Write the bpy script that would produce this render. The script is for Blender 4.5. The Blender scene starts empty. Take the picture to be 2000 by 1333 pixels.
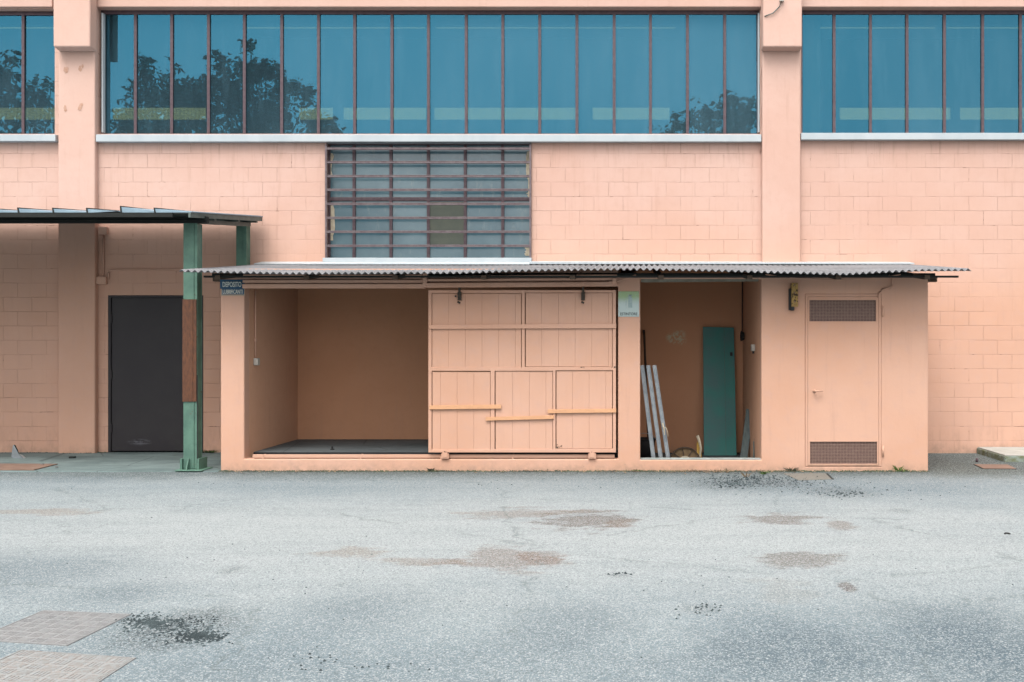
import bpy, bmesh, math, random
from mathutils import Vector, Matrix, noise as mnoise
R = math.radians
random.seed(7)
# ---------------------------------------------------------------- camera
F, CX, CY, H = 1850.0, 1225.0, 673.0, 1.53      # focal length and principal point in photo pixels, eye height
sc = bpy.context.scene
cam_d = bpy.data.cameras.new('camera'); cam = bpy.data.objects.new('camera', cam_d)
sc.collection.objects.link(cam); sc.camera = cam
cam.location = (0, 0, H); cam.rotation_euler = (R(90), 0, 0)
cam_d.sensor_width = 36; cam_d.lens = 36 * F / 2000
cam_d.shift_x = -(CX - 1000) / 2000; cam_d.shift_y = (CY - 666.5) / 2000
cam_d.clip_start = .05; cam_d.clip_end = 2000
# ---------------------------------------------------------------- sky, sun, exposure
SUN_EL, SUN_AZ = 64, 195          # azimuth measured from +Y clockwise: behind the camera, a little to its left
w = bpy.data.worlds.new('World'); sc.world = w; w.use_nodes = True
nt = w.node_tree; bg = nt.nodes['Background']
sky = nt.nodes.new('ShaderNodeTexSky'); sky.sky_type = 'NISHITA'; sky.sun_disc = False
sky.sun_elevation = R(SUN_EL); sky.sun_rotation = R(SUN_AZ); sky.dust_density = 4; sky.air_density = 1.0; sky.ozone_density = 1.0
hs = nt.nodes.new('ShaderNodeHueSaturation'); hs.inputs['Saturation'].default_value = .06
nt.links.new(sky.outputs[0], hs.inputs['Color']); nt.links.new(hs.outputs[0], bg.inputs[0])
bg.inputs[1].default_value = .11
sd = bpy.data.lights.new('sun', 'SUN'); sun = bpy.data.objects.new('sun', sd); sc.collection.objects.link(sun)
sd.energy = .9; sd.angle = R(42); sd.color = (1, .95, .88)
dv = Vector((math.sin(R(SUN_AZ)) * math.cos(R(SUN_EL)), math.cos(R(SUN_AZ)) * math.cos(R(SUN_EL)), math.sin(R(SUN_EL))))
sun.rotation_euler = dv.to_track_quat('Z', 'Y').to_euler()
sc.view_settings.view_transform = 'Standard'; sc.view_settings.look = 'None'
sc.view_settings.exposure = 1.28 + .55; sc.view_settings.gamma = 1
sc.cycles.max_bounces = 10; sc.cycles.diffuse_bounces = 4; sc.cycles.transparent_max_bounces = 16
sc.cycles.sample_clamp_indirect = 6

# ---------------------------------------------------------------- pixel helpers (photo pixel at a known depth -> metres)
WY, FY = 13.31, 11.42            # main wall face, shed front face
def X(px, Y=WY): return (px - CX) * Y / F
def Z(py, Y=WY): return H + (CY - py) * Y / F
def G(px, py, z=0):
    Y = (H - z) * F / (py - CY); return (px - CX) * Y / F, Y

# ---------------------------------------------------------------- node helpers
ALB = .72          # one scale for all surface albedos, paired with the exposure above
class N:
    def __init__(s, name):
        s.m = bpy.data.materials.new(name); s.m.use_nodes = True; s.t = s.m.node_tree
        s.b = s.t.nodes['Principled BSDF']; s.out = s.t.nodes['Material Output']; s.co = None
    def new(s, t, **k):
        n = s.t.nodes.new(t)
        for a, v in k.items(): setattr(n, a, v)
        return n
    def put(s, sock, v):
        if hasattr(v, 'is_linked') or hasattr(v, 'links'): s.t.links.new(v, sock)
        elif v is not None:
            if isinstance(v, (tuple, list)) and len(v) == 3 and sock.type == 'RGBA': v = (*v, 1)
            sock.default_value = v
    def coord(s):
        if s.co is None: s.co = s.new('ShaderNodeTexCoord').outputs['Object']
        return s.co
    def mp(s, scale=(1, 1, 1), loc=(0, 0, 0), rot=(0, 0, 0), v=None):
        n = s.new('ShaderNodeMapping'); n.inputs['Scale'].default_value = scale; n.inputs['Location'].default_value = loc
        n.inputs['Rotation'].default_value = rot; s.put(n.inputs[0], v or s.coord()); return n.outputs[0]
    def noise(s, sc=5, det=4, rough=.55, v=None, dist=0, col=False):
        n = s.new('ShaderNodeTexNoise'); s.put(n.inputs['Vector'], v or s.coord())
        n.inputs['Scale'].default_value = sc; n.inputs['Detail'].default_value = det
        n.inputs['Roughness'].default_value = rough; n.inputs['Distortion'].default_value = dist
        return n.outputs['Color' if col else 'Fac']
    def vor(s, sc=50, feat='F1', out='Color', v=None, rnd=1):
        n = s.new('ShaderNodeTexVoronoi'); n.feature = feat; s.put(n.inputs['Vector'], v or s.coord())
        n.inputs['Scale'].default_value = sc; n.inputs['Randomness'].default_value = rnd; return n.outputs[out]
    def m_(s, op, a, b=0, c=0, clamp=False):
        n = s.new('ShaderNodeMath', operation=op, use_clamp=clamp)
        s.put(n.inputs[0], a); s.put(n.inputs[1], b); s.put(n.inputs[2], c); return n.outputs[0]
    def ramp(s, v, a, b, lo=0., hi=1., smooth=True):
        n = s.new('ShaderNodeMapRange'); n.interpolation_type = 'SMOOTHSTEP' if smooth else 'LINEAR'
        s.put(n.inputs[0], v)
        if a > b: a, b, lo, hi = b, a, hi, lo
        n.inputs[1].default_value = a; n.inputs[2].default_value = b; n.inputs[3].default_value = lo; n.inputs[4].default_value = hi
        return n.outputs[0]
    def mix(s, f, a, b, mode='MIX'):
        n = s.new('ShaderNodeMix', data_type='RGBA', blend_type=mode)
        s.put(n.inputs[0], f); s.put(n.inputs[6], a); s.put(n.inputs[7], b); return n.outputs[2]
    def sep(s, v=None):
        n = s.new('ShaderNodeSeparateXYZ'); s.put(n.inputs[0], v or s.coord()); return n.outputs
    def comb(s, x, y, z=0):
        n = s.new('ShaderNodeCombineXYZ'); s.put(n.inputs[0], x); s.put(n.inputs[1], y); s.put(n.inputs[2], z); return n.outputs[0]
    def bump(s, h, st=.5, d=.002, nrm=None):
        n = s.new('ShaderNodeBump'); n.inputs['Strength'].default_value = st; n.inputs['Distance'].default_value = d
        s.put(n.inputs['Height'], h)
        if nrm: s.put(n.inputs['Normal'], nrm)
        return n.outputs[0]
    def fin(s, col, rough=.8, nrm=None, metal=0, spec=.4):
        col = s.mix(1, col, (ALB,) * 3, 'MULTIPLY'); s.put(s.b.inputs['Base Color'], col); s.put(s.b.inputs['Roughness'], rough); s.put(s.b.inputs['Metallic'], metal)
        s.b.inputs['Specular IOR Level'].default_value = spec
        if nrm: s.put(s.b.inputs['Normal'], nrm)
        return s.m

def simple(name, col, col2=None, rough=.6, metal=0, sc=4, bump=.3, bsc=80, bd=.001, rust=None, rt=.62, rsc=9, stretch=(1, 1, 1)):
    n = N(name); col2 = col2 or tuple(c * .75 for c in col); v = n.mp(stretch)
    c = n.mix(n.ramp(n.noise(sc, 5, .6, v), .3, .7), col, col2); r = rough
    if rust:
        k = n.ramp(n.noise(rsc, 8, .65, v), rt, rt + .06); c = n.mix(k, c, n.mix(n.noise(40, 3), rust, tuple(q * .45 for q in rust)))
        r = n.ramp(k, 0, 1, rough, .9); metal = n.ramp(k, 0, 1, metal, 0)
    return n.fin(c, r, n.bump(n.noise(bsc, 5, .6, v), bump, bd), metal)

SAL, SAL2 = (.69, .465, .39), (.655, .415, .335)      # upper wall salmon, its brighter light put into the colour
LOW, LOW2 = (.70, .42, .305), (.66, .37, .25)    # warmer tone imitating shade on the lower three metres and the shed
def salmon(name, blocks=False, dirt=True, rough=.85, tone=1.0, plaster=1.0, streak=True, base=None):
    n = N(name); a, b = base or (SAL, SAL2); a = tuple(c * tone for c in a); b = tuple(c * tone for c in b)
    mot = n.ramp(n.noise(.7, 6, .6), .3, .72); c = n.mix(mot, a, b)
    if base is None:
        zf = n.m_('ADD', n.sep()[2], n.m_('MULTIPLY', n.noise(.8, 5, .6), 1.0))
        c = n.mix(n.ramp(zf, 2.3, 4.3), n.mix(mot, tuple(q * tone for q in LOW), tuple(q * tone for q in LOW2)), c)  # wall colour shifts from a shaded to a brightly lit tone with height
    c = n.mix(n.ramp(n.noise(9, 6, .65), .45, .75, 0, .35), c, tuple(q * .93 for q in b))
    if streak:
        c = n.mix(n.ramp(n.noise(3, 6, .7, n.mp((5, 5, .35))), .52, .78, 0, .3), c, (.48, .29, .22))
    c = n.mix(n.ramp(n.noise(.28, 4, .6, n.mp((1, 1, 1), (9, 4, 2))), .42, .66, 0, .28), c, (.72, .48, .385) if base is None else b)
    h = n.noise(140, 6, .65); nrm = n.bump(h, .35 * plaster, .0015)
    nrm = n.bump(n.noise(7, 4, .6), .5 * plaster, .006, nrm)
    if blocks:
        x, y, z = n.sep()
        wob = n.noise(2.5, 3, .6, col=True); ws = n.sep(wob)
        xx = n.m_('ADD', n.m_('ADD', x, y), n.m_('MULTIPLY', n.m_('SUBTRACT', ws[0], .5), .012))
        zz = n.m_('ADD', z, n.m_('MULTIPLY', n.m_('SUBTRACT', ws[1], .5), .014))
        v = n.comb(n.m_('ADD', xx, 100 * .405 - 4.396 - WY), n.m_('ADD', zz, 20 * .2018 - .175 - .2018))
        br = n.new('ShaderNodeTexBrick', offset=.5); n.put(br.inputs['Vector'], v)
        for k, q in (('Scale', 1), ('Mortar Size', .0045), ('Mortar Smooth', .6), ('Brick Width', .405), ('Row Height', .2018), ('Bias', 0)):
            br.inputs[k].default_value = q
        br.inputs['Color1'].default_value = (.35, .35, .35, 1); br.inputs['Color2'].default_value = (.65, .65, .65, 1)
        br.inputs['Mortar'].default_value = (.5, .5, .5, 1)
        fac = br.outputs['Fac']
        vis = n.ramp(n.noise(1.3, 5, .7), .36, .62, .18, 1)
        f = n.m_('MULTIPLY', fac, vis)
        c = n.mix(n.ramp(n.sep(br.outputs['Color'])[0], .35, .65, 0, .16), c, (.60, .36, .27))
        c = n.mix(n.m_('MULTIPLY', f, .28), c, (.40, .235, .165))
        crack = n.m_('MULTIPLY', n.ramp(fac, .5, .9), n.ramp(n.noise(2.7, 4, .75, n.mp((1, 1, 1), (5, 3, 8))), .60, .66))
        c = n.mix(n.m_('MULTIPLY', crack, .75), c, (.16, .075, .05))
        run = n.m_('MULTIPLY', n.ramp(z, Z(345), Z(277)), n.ramp(n.noise(5, 6, .75, n.mp((3.2, 3.2, .22), (1, 0, 3))), .5, .72))
        c = n.mix(n.m_('MULTIPLY', run, .5), c, (.36, .235, .175))
        low = n.m_('MULTIPLY', n.ramp(z, .55, .0), n.ramp(n.noise(4, 6, .7, n.mp((2, 2, .8))), .42, .7))
        c = n.mix(n.m_('MULTIPLY', low, .4), c, (.33, .21, .155))
        nrm = n.bump(n.m_('MULTIPLY', n.m_('ADD', f, crack), -1), .85, .006, nrm)
    if dirt:
        z = n.sep()[2]
        k = n.m_('MULTIPLY', n.ramp(n.m_('ADD', z, n.m_('MULTIPLY', n.noise(6, 5, .7), .22)), .26, .10), n.ramp(n.noise(14, 5, .7), .3, .65))
        c = n.mix(n.m_('MULTIPLY', k, .45), c, (.26, .20, .15))
        chips = n.m_('MULTIPLY', n.ramp(n.noise(22, 6, .7, n.mp((1, 1, 1.6))), .66, .69), n.ramp(z, .25, .02))
        c = n.mix(chips, c, (.30, .24, .2))
    return n.fin(c, rough, nrm, spec=.25)

M = {}
M['block'] = salmon('salmon_blockwork', True)
M['plaster'] = salmon('salmon_plaster')
M['paint'] = salmon('salmon_paint_wood', False, False, .6, .98, .6)
M['paint_in'] = salmon('inner_wall_warm_shade', False, True, .9, .8, base=((.84, .44, .26), (.77, .39, .22)))  # warm shade of the open bays painted into the inner wall colour
M['paint_side'] = salmon('side_wall_warm_shade', False, True, .9, .95, base=((.80, .46, .30), (.74, .41, .26)))  # side walls carry a milder painted shade tone
M['batten'] = simple('orange_batten', (.74, .40, .215), (.66, .35, .19), .6, sc=12)
M['mull'] = simple('brown_window_steel', (.085, .05, .062), (.12, .08, .09), .5, .1, 20, rust=(.25, .15, .12), rt=.68, rsc=14)
M['whitesill'] = simple('white_sill_paint', (.52, .56, .58), (.44, .49, .52), .4, sc=2.5, bump=.1, stretch=(1, 1, .3))
M['bar'] = simple('grey_brown_bar', (.21, .17, .175), (.14, .10, .11), .45, .3, 14)
M['darkdoor'] = None
M['green'] = simple('green_post_paint', (.12, .235, .175), (.075, .155, .12), .55, 0, 5, rust=(.16, .12, .08), rt=.63, rsc=11)
M['dkgreen'] = simple('dark_green_panel', (.05, .27, .235), (.09, .22, .22), .6, 0, 3, rust=(.12, .15, .13), rt=.70, rsc=14)
M['rustpost'] = simple('rusty_brown_paint', (.15, .055, .022), (.08, .03, .015), .7, 0, 12, rust=(.25, .14, .08), rt=.66, rsc=10, stretch=(3, 3, 1))
M['black'] = simple('blackened_steel', (.008, .010, .009), (.014, .017, .015), .85, 0, 9)
M['rib'] = simple('canopy_sheet', (.30, .42, .50), (.24, .33, .40), .4, .1, 6)
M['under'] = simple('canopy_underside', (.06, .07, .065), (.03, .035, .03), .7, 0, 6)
M['trim'] = simple('grey_green_trim', (.16, .20, .185), (.10, .13, .12), .5, .2, 10)
M['galv'] = simple('galvanised_profile', (.42, .45, .47), (.28, .31, .34), .42, .55, 10, rust=(.5, .5, .48), rt=.66, rsc=30)
M['board'] = simple('weathered_grey_board', (.15, .19, .185), (.10, .13, .13), .8, 0, 6, stretch=(6, 6, 1))
M['rust'] = simple('rust_plate', (.19, .115, .085), (.25, .16, .12), .8, .1, 6, rust=(.38, .27, .2), rt=.6, rsc=5)
M['rusty_yellow'] = simple('rusty_yellow_steel', (.42, .27, .08), (.30, .18, .06), .8, 0, 20, rust=(.06, .03, .02), rt=.52, rsc=30)
M['switch'] = simple('offwhite_plastic', (.62, .58, .52), (.52, .48, .42), .5)
M['tan'] = simple('dusty_brown', (.26, .17, .09), (.16, .10, .05), .8, sc=20)
M['yellow'] = simple('yellow_box', (.62, .38, .07), (.48, .27, .05), .6, sc=15)
M['cream'] = simple('cream_paper', (.62, .55, .42), (.5, .42, .3), .8, sc=15)
M['slabtop'] = simple('pale_concrete_top', (.42, .41, .37), (.34, .33, .30), .85, 0, 8, bump=.6, bsc=30, bd=.004)
M['slabside'] = simple('mossy_concrete', (.15, .155, .07), (.27, .32, .28), .95, 0, 12, bump=.8, bsc=40, bd=.004, rust=(.05, .06, .03), rt=.6, rsc=18)
M['darkrub'] = simple('dark_rubber', (.012, .012, .013), (.02, .02, .02), .6)
M['metal'] = simple('bare_steel', (.45, .45, .44), (.3, .3, .3), .35, .8)
M['trunk'] = simple('bark', (.10, .075, .055), (.06, .045, .035), .9, 0, 12, bump=.8, bd=.01)
M['mesh_back'] = simple('grille_backing', (.13, .08, .065), (.10, .06, .05), .9)
M['mesh'] = simple('brown_grille', (.36, .235, .19), (.29, .18, .15), .7, 0, 30)
M['inner'] = simple('hall_interior', (.08, .15, .17), (.06, .12, .14), .9)
M['cyan_reflect'] = simple('turquoise_reflection', (.75, 1, 1), (.65, .95, 1), .7)

def dark_door():
    n = N('charcoal_door')
    c = n.mix(n.ramp(n.noise(2, 6, .6), .3, .7), (.022, .017, .021), (.031, .026, .028))
    c = n.mix(n.ramp(n.noise(26, 4, .6), .68, .74, 0, .2), c, (.12, .12, .13))
    x, y, z = n.sep()
    sx, sz = X(272), Z(864)
    d = n.m_('SQRT', n.m_('ADD', n.m_('POWER', n.m_('DIVIDE', n.m_('SUBTRACT', x, sx), .16), 2), n.m_('POWER', n.m_('DIVIDE', n.m_('SUBTRACT', z, sz), .045), 2)))
    k = n.m_('MULTIPLY', n.ramp(d, 1.3, .3), n.ramp(n.noise(18, 6, .7, n.mp((.5, 1, 2))), .45, .62))
    c = n.mix(n.m_('MULTIPLY', k, .55), c, (.2, .2, .23))
    return n.fin(c, .5, n.bump(n.noise(90, 4), .15, .001))
M['darkdoor'] = dark_door()

def fibro():
    n = N('fibre_cement_roof')
    c = n.mix(n.ramp(n.noise(1.6, 6, .7), .35, .7), (.25, .247, .258), (.165, .165, .172))
    c = n.mix(n.ramp(n.noise(30, 5, .7), .58, .7, 0, .5), c, (.20, .19, .17))
    return n.fin(c, .9, n.bump(n.noise(160, 4), .5, .002))
M['fibro'] = fibro()

def glass(name, tint, gcol, refl, rough=.0, streak=.0):
    n = N(name); t = n.t
    for nd in [n.b]: t.nodes.remove(nd)
    tr = n.new('ShaderNodeBsdfTransparent'); tr.inputs[0].default_value = (*tint, 1)
    gl = n.new('ShaderNodeBsdfGlossy'); gl.inputs['Roughness'].default_value = rough; gl.inputs['Color'].default_value = (*gcol, 1)
    nrm = n.bump(n.noise(1.6, 3, .55), .5, .0018); n.put(gl.inputs['Normal'], nrm)
    df = n.new('ShaderNodeBsdfDiffuse'); df.inputs['Color'].default_value = (.13, .25, .32, 1)  # teal haze painted over the panes to lift dark reflections
    m1 = n.new('ShaderNodeMixShader'); m1.inputs[0].default_value = refl
    t.links.new(tr.outputs[0], m1.inputs[1]); t.links.new(gl.outputs[0], m1.inputs[2])
    m2 = n.new('ShaderNodeMixShader')
    oi = n.new('ShaderNodeObjectInfo'); grime_haze = n.m_('MULTIPLY', n.ramp(n.noise(2.2, 6, .7, n.mp((3, 3, .5))), .4, .8), streak)
    spots = n.m_('MULTIPLY', n.ramp(n.noise(11, 5, .8), .74, .78), .25)
    n.put(m2.inputs[0], n.m_('ADD', n.m_('ADD', n.m_('ADD', grime_haze, spots), n.m_('MULTIPLY', oi.outputs['Random'], .07)), n.m_('ADD', .05, n.ramp(n.noise(.22, 3, .5), .35, .7, 0, .12))))
    t.links.new(m1.outputs[0], m2.inputs[1]); t.links.new(df.outputs[0], m2.inputs[2])
    t.links.new(m2.outputs[0], n.out.inputs[0]); return n.m
M['glass'] = glass('tinted_window_glass', (.46, .55, .51), (.040, .200, .310), .39, .0, .09)

def frosted():
    n = N('frosted_wired_glass')
    c = n.mix(n.ramp(n.noise(1.2, 5, .6), .3, .7), (.12, .205, .24), (.055, .125, .16))
    c = n.mix(n.ramp(n.noise(9, 5, .7, n.mp((1, 1, .4))), .55, .75, 0, .4), c, (.26, .31, .30))
    return n.fin(c, .16, n.bump(n.noise(1.5, 2), .3, .002), spec=.8)
M['frost'] = frosted()
M['olive'] = simple('olive_board', (.12, .13, .10), (.09, .105, .085), .7)

def translucent():
    n = N('ribbed_rooflight'); t = n.t
    tl = n.new('ShaderNodeBsdfTransparent'); x = n.sep()[0]
    rib = n.ramp(n.m_('SINE', n.m_('MULTIPLY', x, 2 * math.pi / .076)), -1, 1)
    c = n.mix(n.m_('MULTIPLY', rib, .4), (1, .92, .62), (.72, .62, .38)); n.put(tl.inputs[0], c)
    t.links.new(tl.outputs[0], n.out.inputs[0]); return n.m
M['rooflight'] = translucent()

def concrete(name, a, b):
    n = N(name)
    c = n.mix(n.ramp(n.noise(.9, 7, .65, n.mp((1, 2.2, 1))), .32, .68), a, b)
    c = n.mix(n.ramp(n.noise(6, 6, .7, n.mp((1, 3, 1))), .5, .72, 0, .55), c, tuple(q * .5 for q in b))
    c = n.mix(n.ramp(n.noise(60, 4, .7), .55, .7, 0, .3), c, tuple(q * 1.5 for q in a))
    cr = n.ramp(n.vor(.9, 'DISTANCE_TO_EDGE', 'Distance', n.mp((1, 1, 1)), 1), .012, .0)
    c = n.mix(n.m_('MULTIPLY', cr, .6), c, (.03, .04, .04))
    return n.fin(c, .85, n.bump(n.noise(50, 6, .7), .4, .003))
M['apron'] = concrete('worn_concrete', (.20, .26, .255), (.10, .14, .14))
M['bayfloor'] = concrete('dusty_concrete', (.13, .15, .155), (.07, .085, .09))

SX_L = X(431, FY)
def asphalt():
    n = N('worn_pale_asphalt'); x, y, z = n.sep()
    a, b = (.25, .288, .298), (.145, .190, .215)
    big = n.noise(.35, 5, .6, n.mp((1, 1.6, 1)))
    c = n.mix(n.ramp(big, .3, .72), a, b)
    wn = n.noise(1.6, 6, .65); wn2 = n.noise(7, 5, .7)
    wn3 = n.noise(3.6, 6, .7, n.mp((.6, 1.3, 1), (3, 1, 0)))
    warp2 = n.m_('ADD', n.m_('MULTIPLY', n.m_('SUBTRACT', wn3, .5), 4.2), n.m_('MULTIPLY', n.m_('SUBTRACT', wn2, .5), 1.6))
    warp = n.m_('ADD', n.m_('MULTIPLY', n.m_('SUBTRACT', wn, .5), 1.8), n.m_('MULTIPLY', n.m_('SUBTRACT', wn2, .5), .9))
    def blob(px, py, rx, ry, edge=.5, rot=0, amp=1.0, wp=None):
        cx, cy = G(px, py); y0 = G(px, py - ry)[1]; y1 = G(px, py + ry)[1]; RX = rx * cy / F; RY = max((y0 - y1) / 2, .03)
        dx = n.m_('DIVIDE', n.m_('ADD', n.m_('SUBTRACT', x, cx), n.m_('MULTIPLY', n.m_('SUBTRACT', y, cy), -rot)), RX)
        dy = n.m_('DIVIDE', n.m_('SUBTRACT', y, cy), RY)
        d = n.m_('SQRT', n.m_('ADD', n.m_('MULTIPLY', dx, dx), n.m_('MULTIPLY', dy, dy)))
        return n.ramp(n.m_('ADD', d, n.m_('MULTIPLY', wp or warp, amp)), 1 + edge, max(1 - edge, 0))
    # worn lighter driving lane and darker damp areas
    c = n.mix(n.m_('MULTIPLY', blob(900, 1045, 1500, 80, .7, 0, .6), .85), c, (.33, .352, .353))
    for (px, py, rx, ry, k) in ((1930, 1275, 190, 100, 1.0), (1540, 1275, 170, 62, .85), (1090, 1225, 110, 42, .55), (700, 1190, 120, 34, .5), (860, 1310, 900, 60, .35), (1500, 950, 600, 14, .35),
                                (40, 1115, 210, 34, .6), (230, 1160, 90, 18, .6), (1480, 1200, 60, 22, .3), (500, 1290, 120, 40, .25)):
        c = n.mix(n.m_('MULTIPLY', blob(px, py, rx, ry, .8), k), c, (.08, .115, .138))
    # damp mossy strip along the wall foot, with contact shade painted in
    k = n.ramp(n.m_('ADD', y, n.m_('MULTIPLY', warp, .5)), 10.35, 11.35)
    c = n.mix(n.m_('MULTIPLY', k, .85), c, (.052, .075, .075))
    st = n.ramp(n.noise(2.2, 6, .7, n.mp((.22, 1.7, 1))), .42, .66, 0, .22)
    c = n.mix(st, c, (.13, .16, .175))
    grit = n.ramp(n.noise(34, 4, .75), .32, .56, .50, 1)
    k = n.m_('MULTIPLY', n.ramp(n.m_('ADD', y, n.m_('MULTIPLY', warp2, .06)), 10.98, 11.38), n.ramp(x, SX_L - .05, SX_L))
    c = n.mix(n.m_('MULTIPLY', k, .75), c, (.03, .042, .036))  # darker contact line at the shed foot, dirt and painted shade together
    # rust and oil stains
    brown = ((1145, 1015, 78, 15, .8, (.21, .165, .15)), (1020, 1003, 105, 8, .5, (.36, .27, .20)), (1210, 1024, 24, 7, .6, (.33, .26, .21)),
             (985, 1092, 85, 19, .6, (.32, .235, .19)), (1055, 1085, 40, 10, .6, (.33, .22, .17)), (690, 1078, 65, 8, .5, (.40, .32, .24)), (820, 1097, 80, 6, .5, (.38, .28, .21)),
             (1520, 1012, 62, 8, .75, (.25, .21, .19)), (1642, 1026, 20, 9, .6, (.30, .235, .19)), (1560, 1093, 68, 15, .7, (.24, .215, .20)), (1655, 1149, 14, 9, .8, (.17, .13, .125)),
             (70, 1000, 110, 5, .5, (.42, .33, .24)), (1530, 1155, 50, 20, .15, (.40, .36, .28)), (1880, 918, 90, 14, .4, (.13, .16, .12)))
    brown = [(*q[:5], tuple(u * .36 * v for u, v in zip(q[5], (1.18, .93, .74)))) for q in brown]
    for (px, py, rx, ry, k, col) in brown:
        c = n.mix(n.m_('MULTIPLY', n.m_('MULTIPLY', blob(px, py, rx * 1.08, ry * 1.1, .30, 0, 1.0, warp2), grit), k), c, col)
    # broken, crumbling patches
    crumb = n.ramp(n.vor(55, 'F1', 'Distance', n.mp((1, .8, 1))), .30, .5)
    for (px, py, rx, ry, k) in ((340, 1225, 125, 34, .95), (1460, 943, 110, 12, .9), (1640, 962, 60, 9, .6), (1210, 1123, 22, 4, .6), (1370, 1190, 30, 8, .5), (1760, 998, 20, 4, .5), (455, 1112, 16, 8, .5)):
        kk = n.m_('MULTIPLY', blob(px, py, rx, ry, .7), n.ramp(n.m_('ADD', crumb, n.m_('MULTIPLY', n.m_('SUBTRACT', wn2, .5), 1.6)), .35, .75))
        c = n.mix(n.m_('MULTIPLY', kk, k * .8), c, (.012, .022, .026))
    # aggregate: pale and dark stones
    v1 = n.vor(92); s1 = n.sep(v1)
    c = n.mix(n.ramp(s1[0], .72, .86, 0, .36), c, (.42, .44, .44))
    c = n.mix(n.ramp(s1[1], .70, .9, 0, .32), c, (.06, .085, .09))
    v2 = n.sep(n.vor(170)); c = n.mix(n.ramp(v2[0], .6, .9, 0, .5), c, (.065, .085, .097)); c = n.mix(n.ramp(v2[1], .8, .92, 0, .6), c, (.46, .48, .48))
    # hairline cracks
    cd = n.vor(.42, 'DISTANCE_TO_EDGE', 'Distance', n.comb(n.m_('ADD', x, n.m_('MULTIPLY', wn, .9)), n.m_('ADD', y, n.m_('MULTIPLY', wn2, .35))))
    c = n.mix(n.m_('MULTIPLY', n.m_('MULTIPLY', n.ramp(cd, .009, .0), n.ramp(wn, .44, .56)), .42), c, (.08, .10, .10))
    hh = n.m_('ADD', n.vor(75, 'F1', 'Distance'), n.m_('MULTIPLY', n.noise(160, 3), .7))
    nrm = n.bump(n.noise(1.2, 4), .4, .02, n.bump(hh, .45, .004))
    return n.fin(c, .88, nrm, spec=.3)
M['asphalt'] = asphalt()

def cover_mat(name, a, b, rub):
    n = N(name)
    c = n.mix(n.ramp(n.noise(6, 6, .7), .35, .65), a, b)
    c = n.mix(n.ramp(n.noise(45, 6, .8), .44, .56, 0, .9), c, rub)
    c = n.mix(n.ramp(n.noise(150, 3, .6), .6, .75, 0, .5), c, (.08, .08, .08))
    return n.fin(c, .75, n.bump(n.noise(120, 4), .5, .002), .0)
M['cover'] = cover_mat('worn_iron_cover', (.25, .242, .24), (.21, .213, .218), (.27, .275, .275))
M['cover2'] = cover_mat('worn_rusty_cover', (.27, .24, .222), (.25, .24, .23), (.29, .305, .305))
M['patch'] = cover_mat('brown_concrete_lid', (.13, .12, .10), (.17, .155, .13), (.20, .20, .18))
def leafm(name, a, b):
    n = N(name); c = n.mix(n.ramp(n.noise(3, 3), .35, .65), a, b)
    n.fin(c, .55); return n.m
M['leaf'] = leafm('tree_leaf', (.05, .10, .04), (.035, .07, .03))
M['weed'] = leafm('weed_leaf', (.10, .17, .035), (.07, .12, .03))
M['litter'] = leafm('dry_litter', (.34, .24, .15), (.16, .12, .08))
M['moss'] = leafm('moss_clumps', (.05, .07, .03), (.03, .045, .03))
M['crumb'] = simple('asphalt_crumbs', (.012, .020, .024), (.05, .07, .075), .9)
M['blue'] = simple('faded_blue_enamel', (.012, .075, .16), (.02, .10, .19), .45, sc=20)
M['signpale'] = simple('faded_sign_lower', (.40, .37, .30), (.48, .36, .26), .6, sc=25)
M['letter'] = simple('pale_lettering', (.85, .9, .85), (.7, .75, .72), .6, sc=30)
M['bluelet'] = simple('faded_blue_lettering', (.85, .85, .76), (.65, .66, .6), .6, sc=30)
def signbg():
    n = N('faded_green_white_sign'); x, y, z = n.sep()
    k = n.ramp(n.m_('ADD', z, n.m_('MULTIPLY', n.noise(12, 4), .06)), Z(590, FY), Z(572, FY))
    c = n.mix(k, (.50, .60, .58), (.33, .47, .24))
    return n.fin(n.mix(n.ramp(n.noise(40, 4), .5, .75, 0, .4), c, (.40, .5, .47)), .4)
M['signbg'] = signbg()
M['icon'] = simple('faded_pictogram', (.30, .41, .41), (.38, .48, .47), .5, sc=40)
M['ink'] = simple('dark_ink', (.05, .06, .06), (.10, .11, .11), .6, sc=40)

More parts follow.
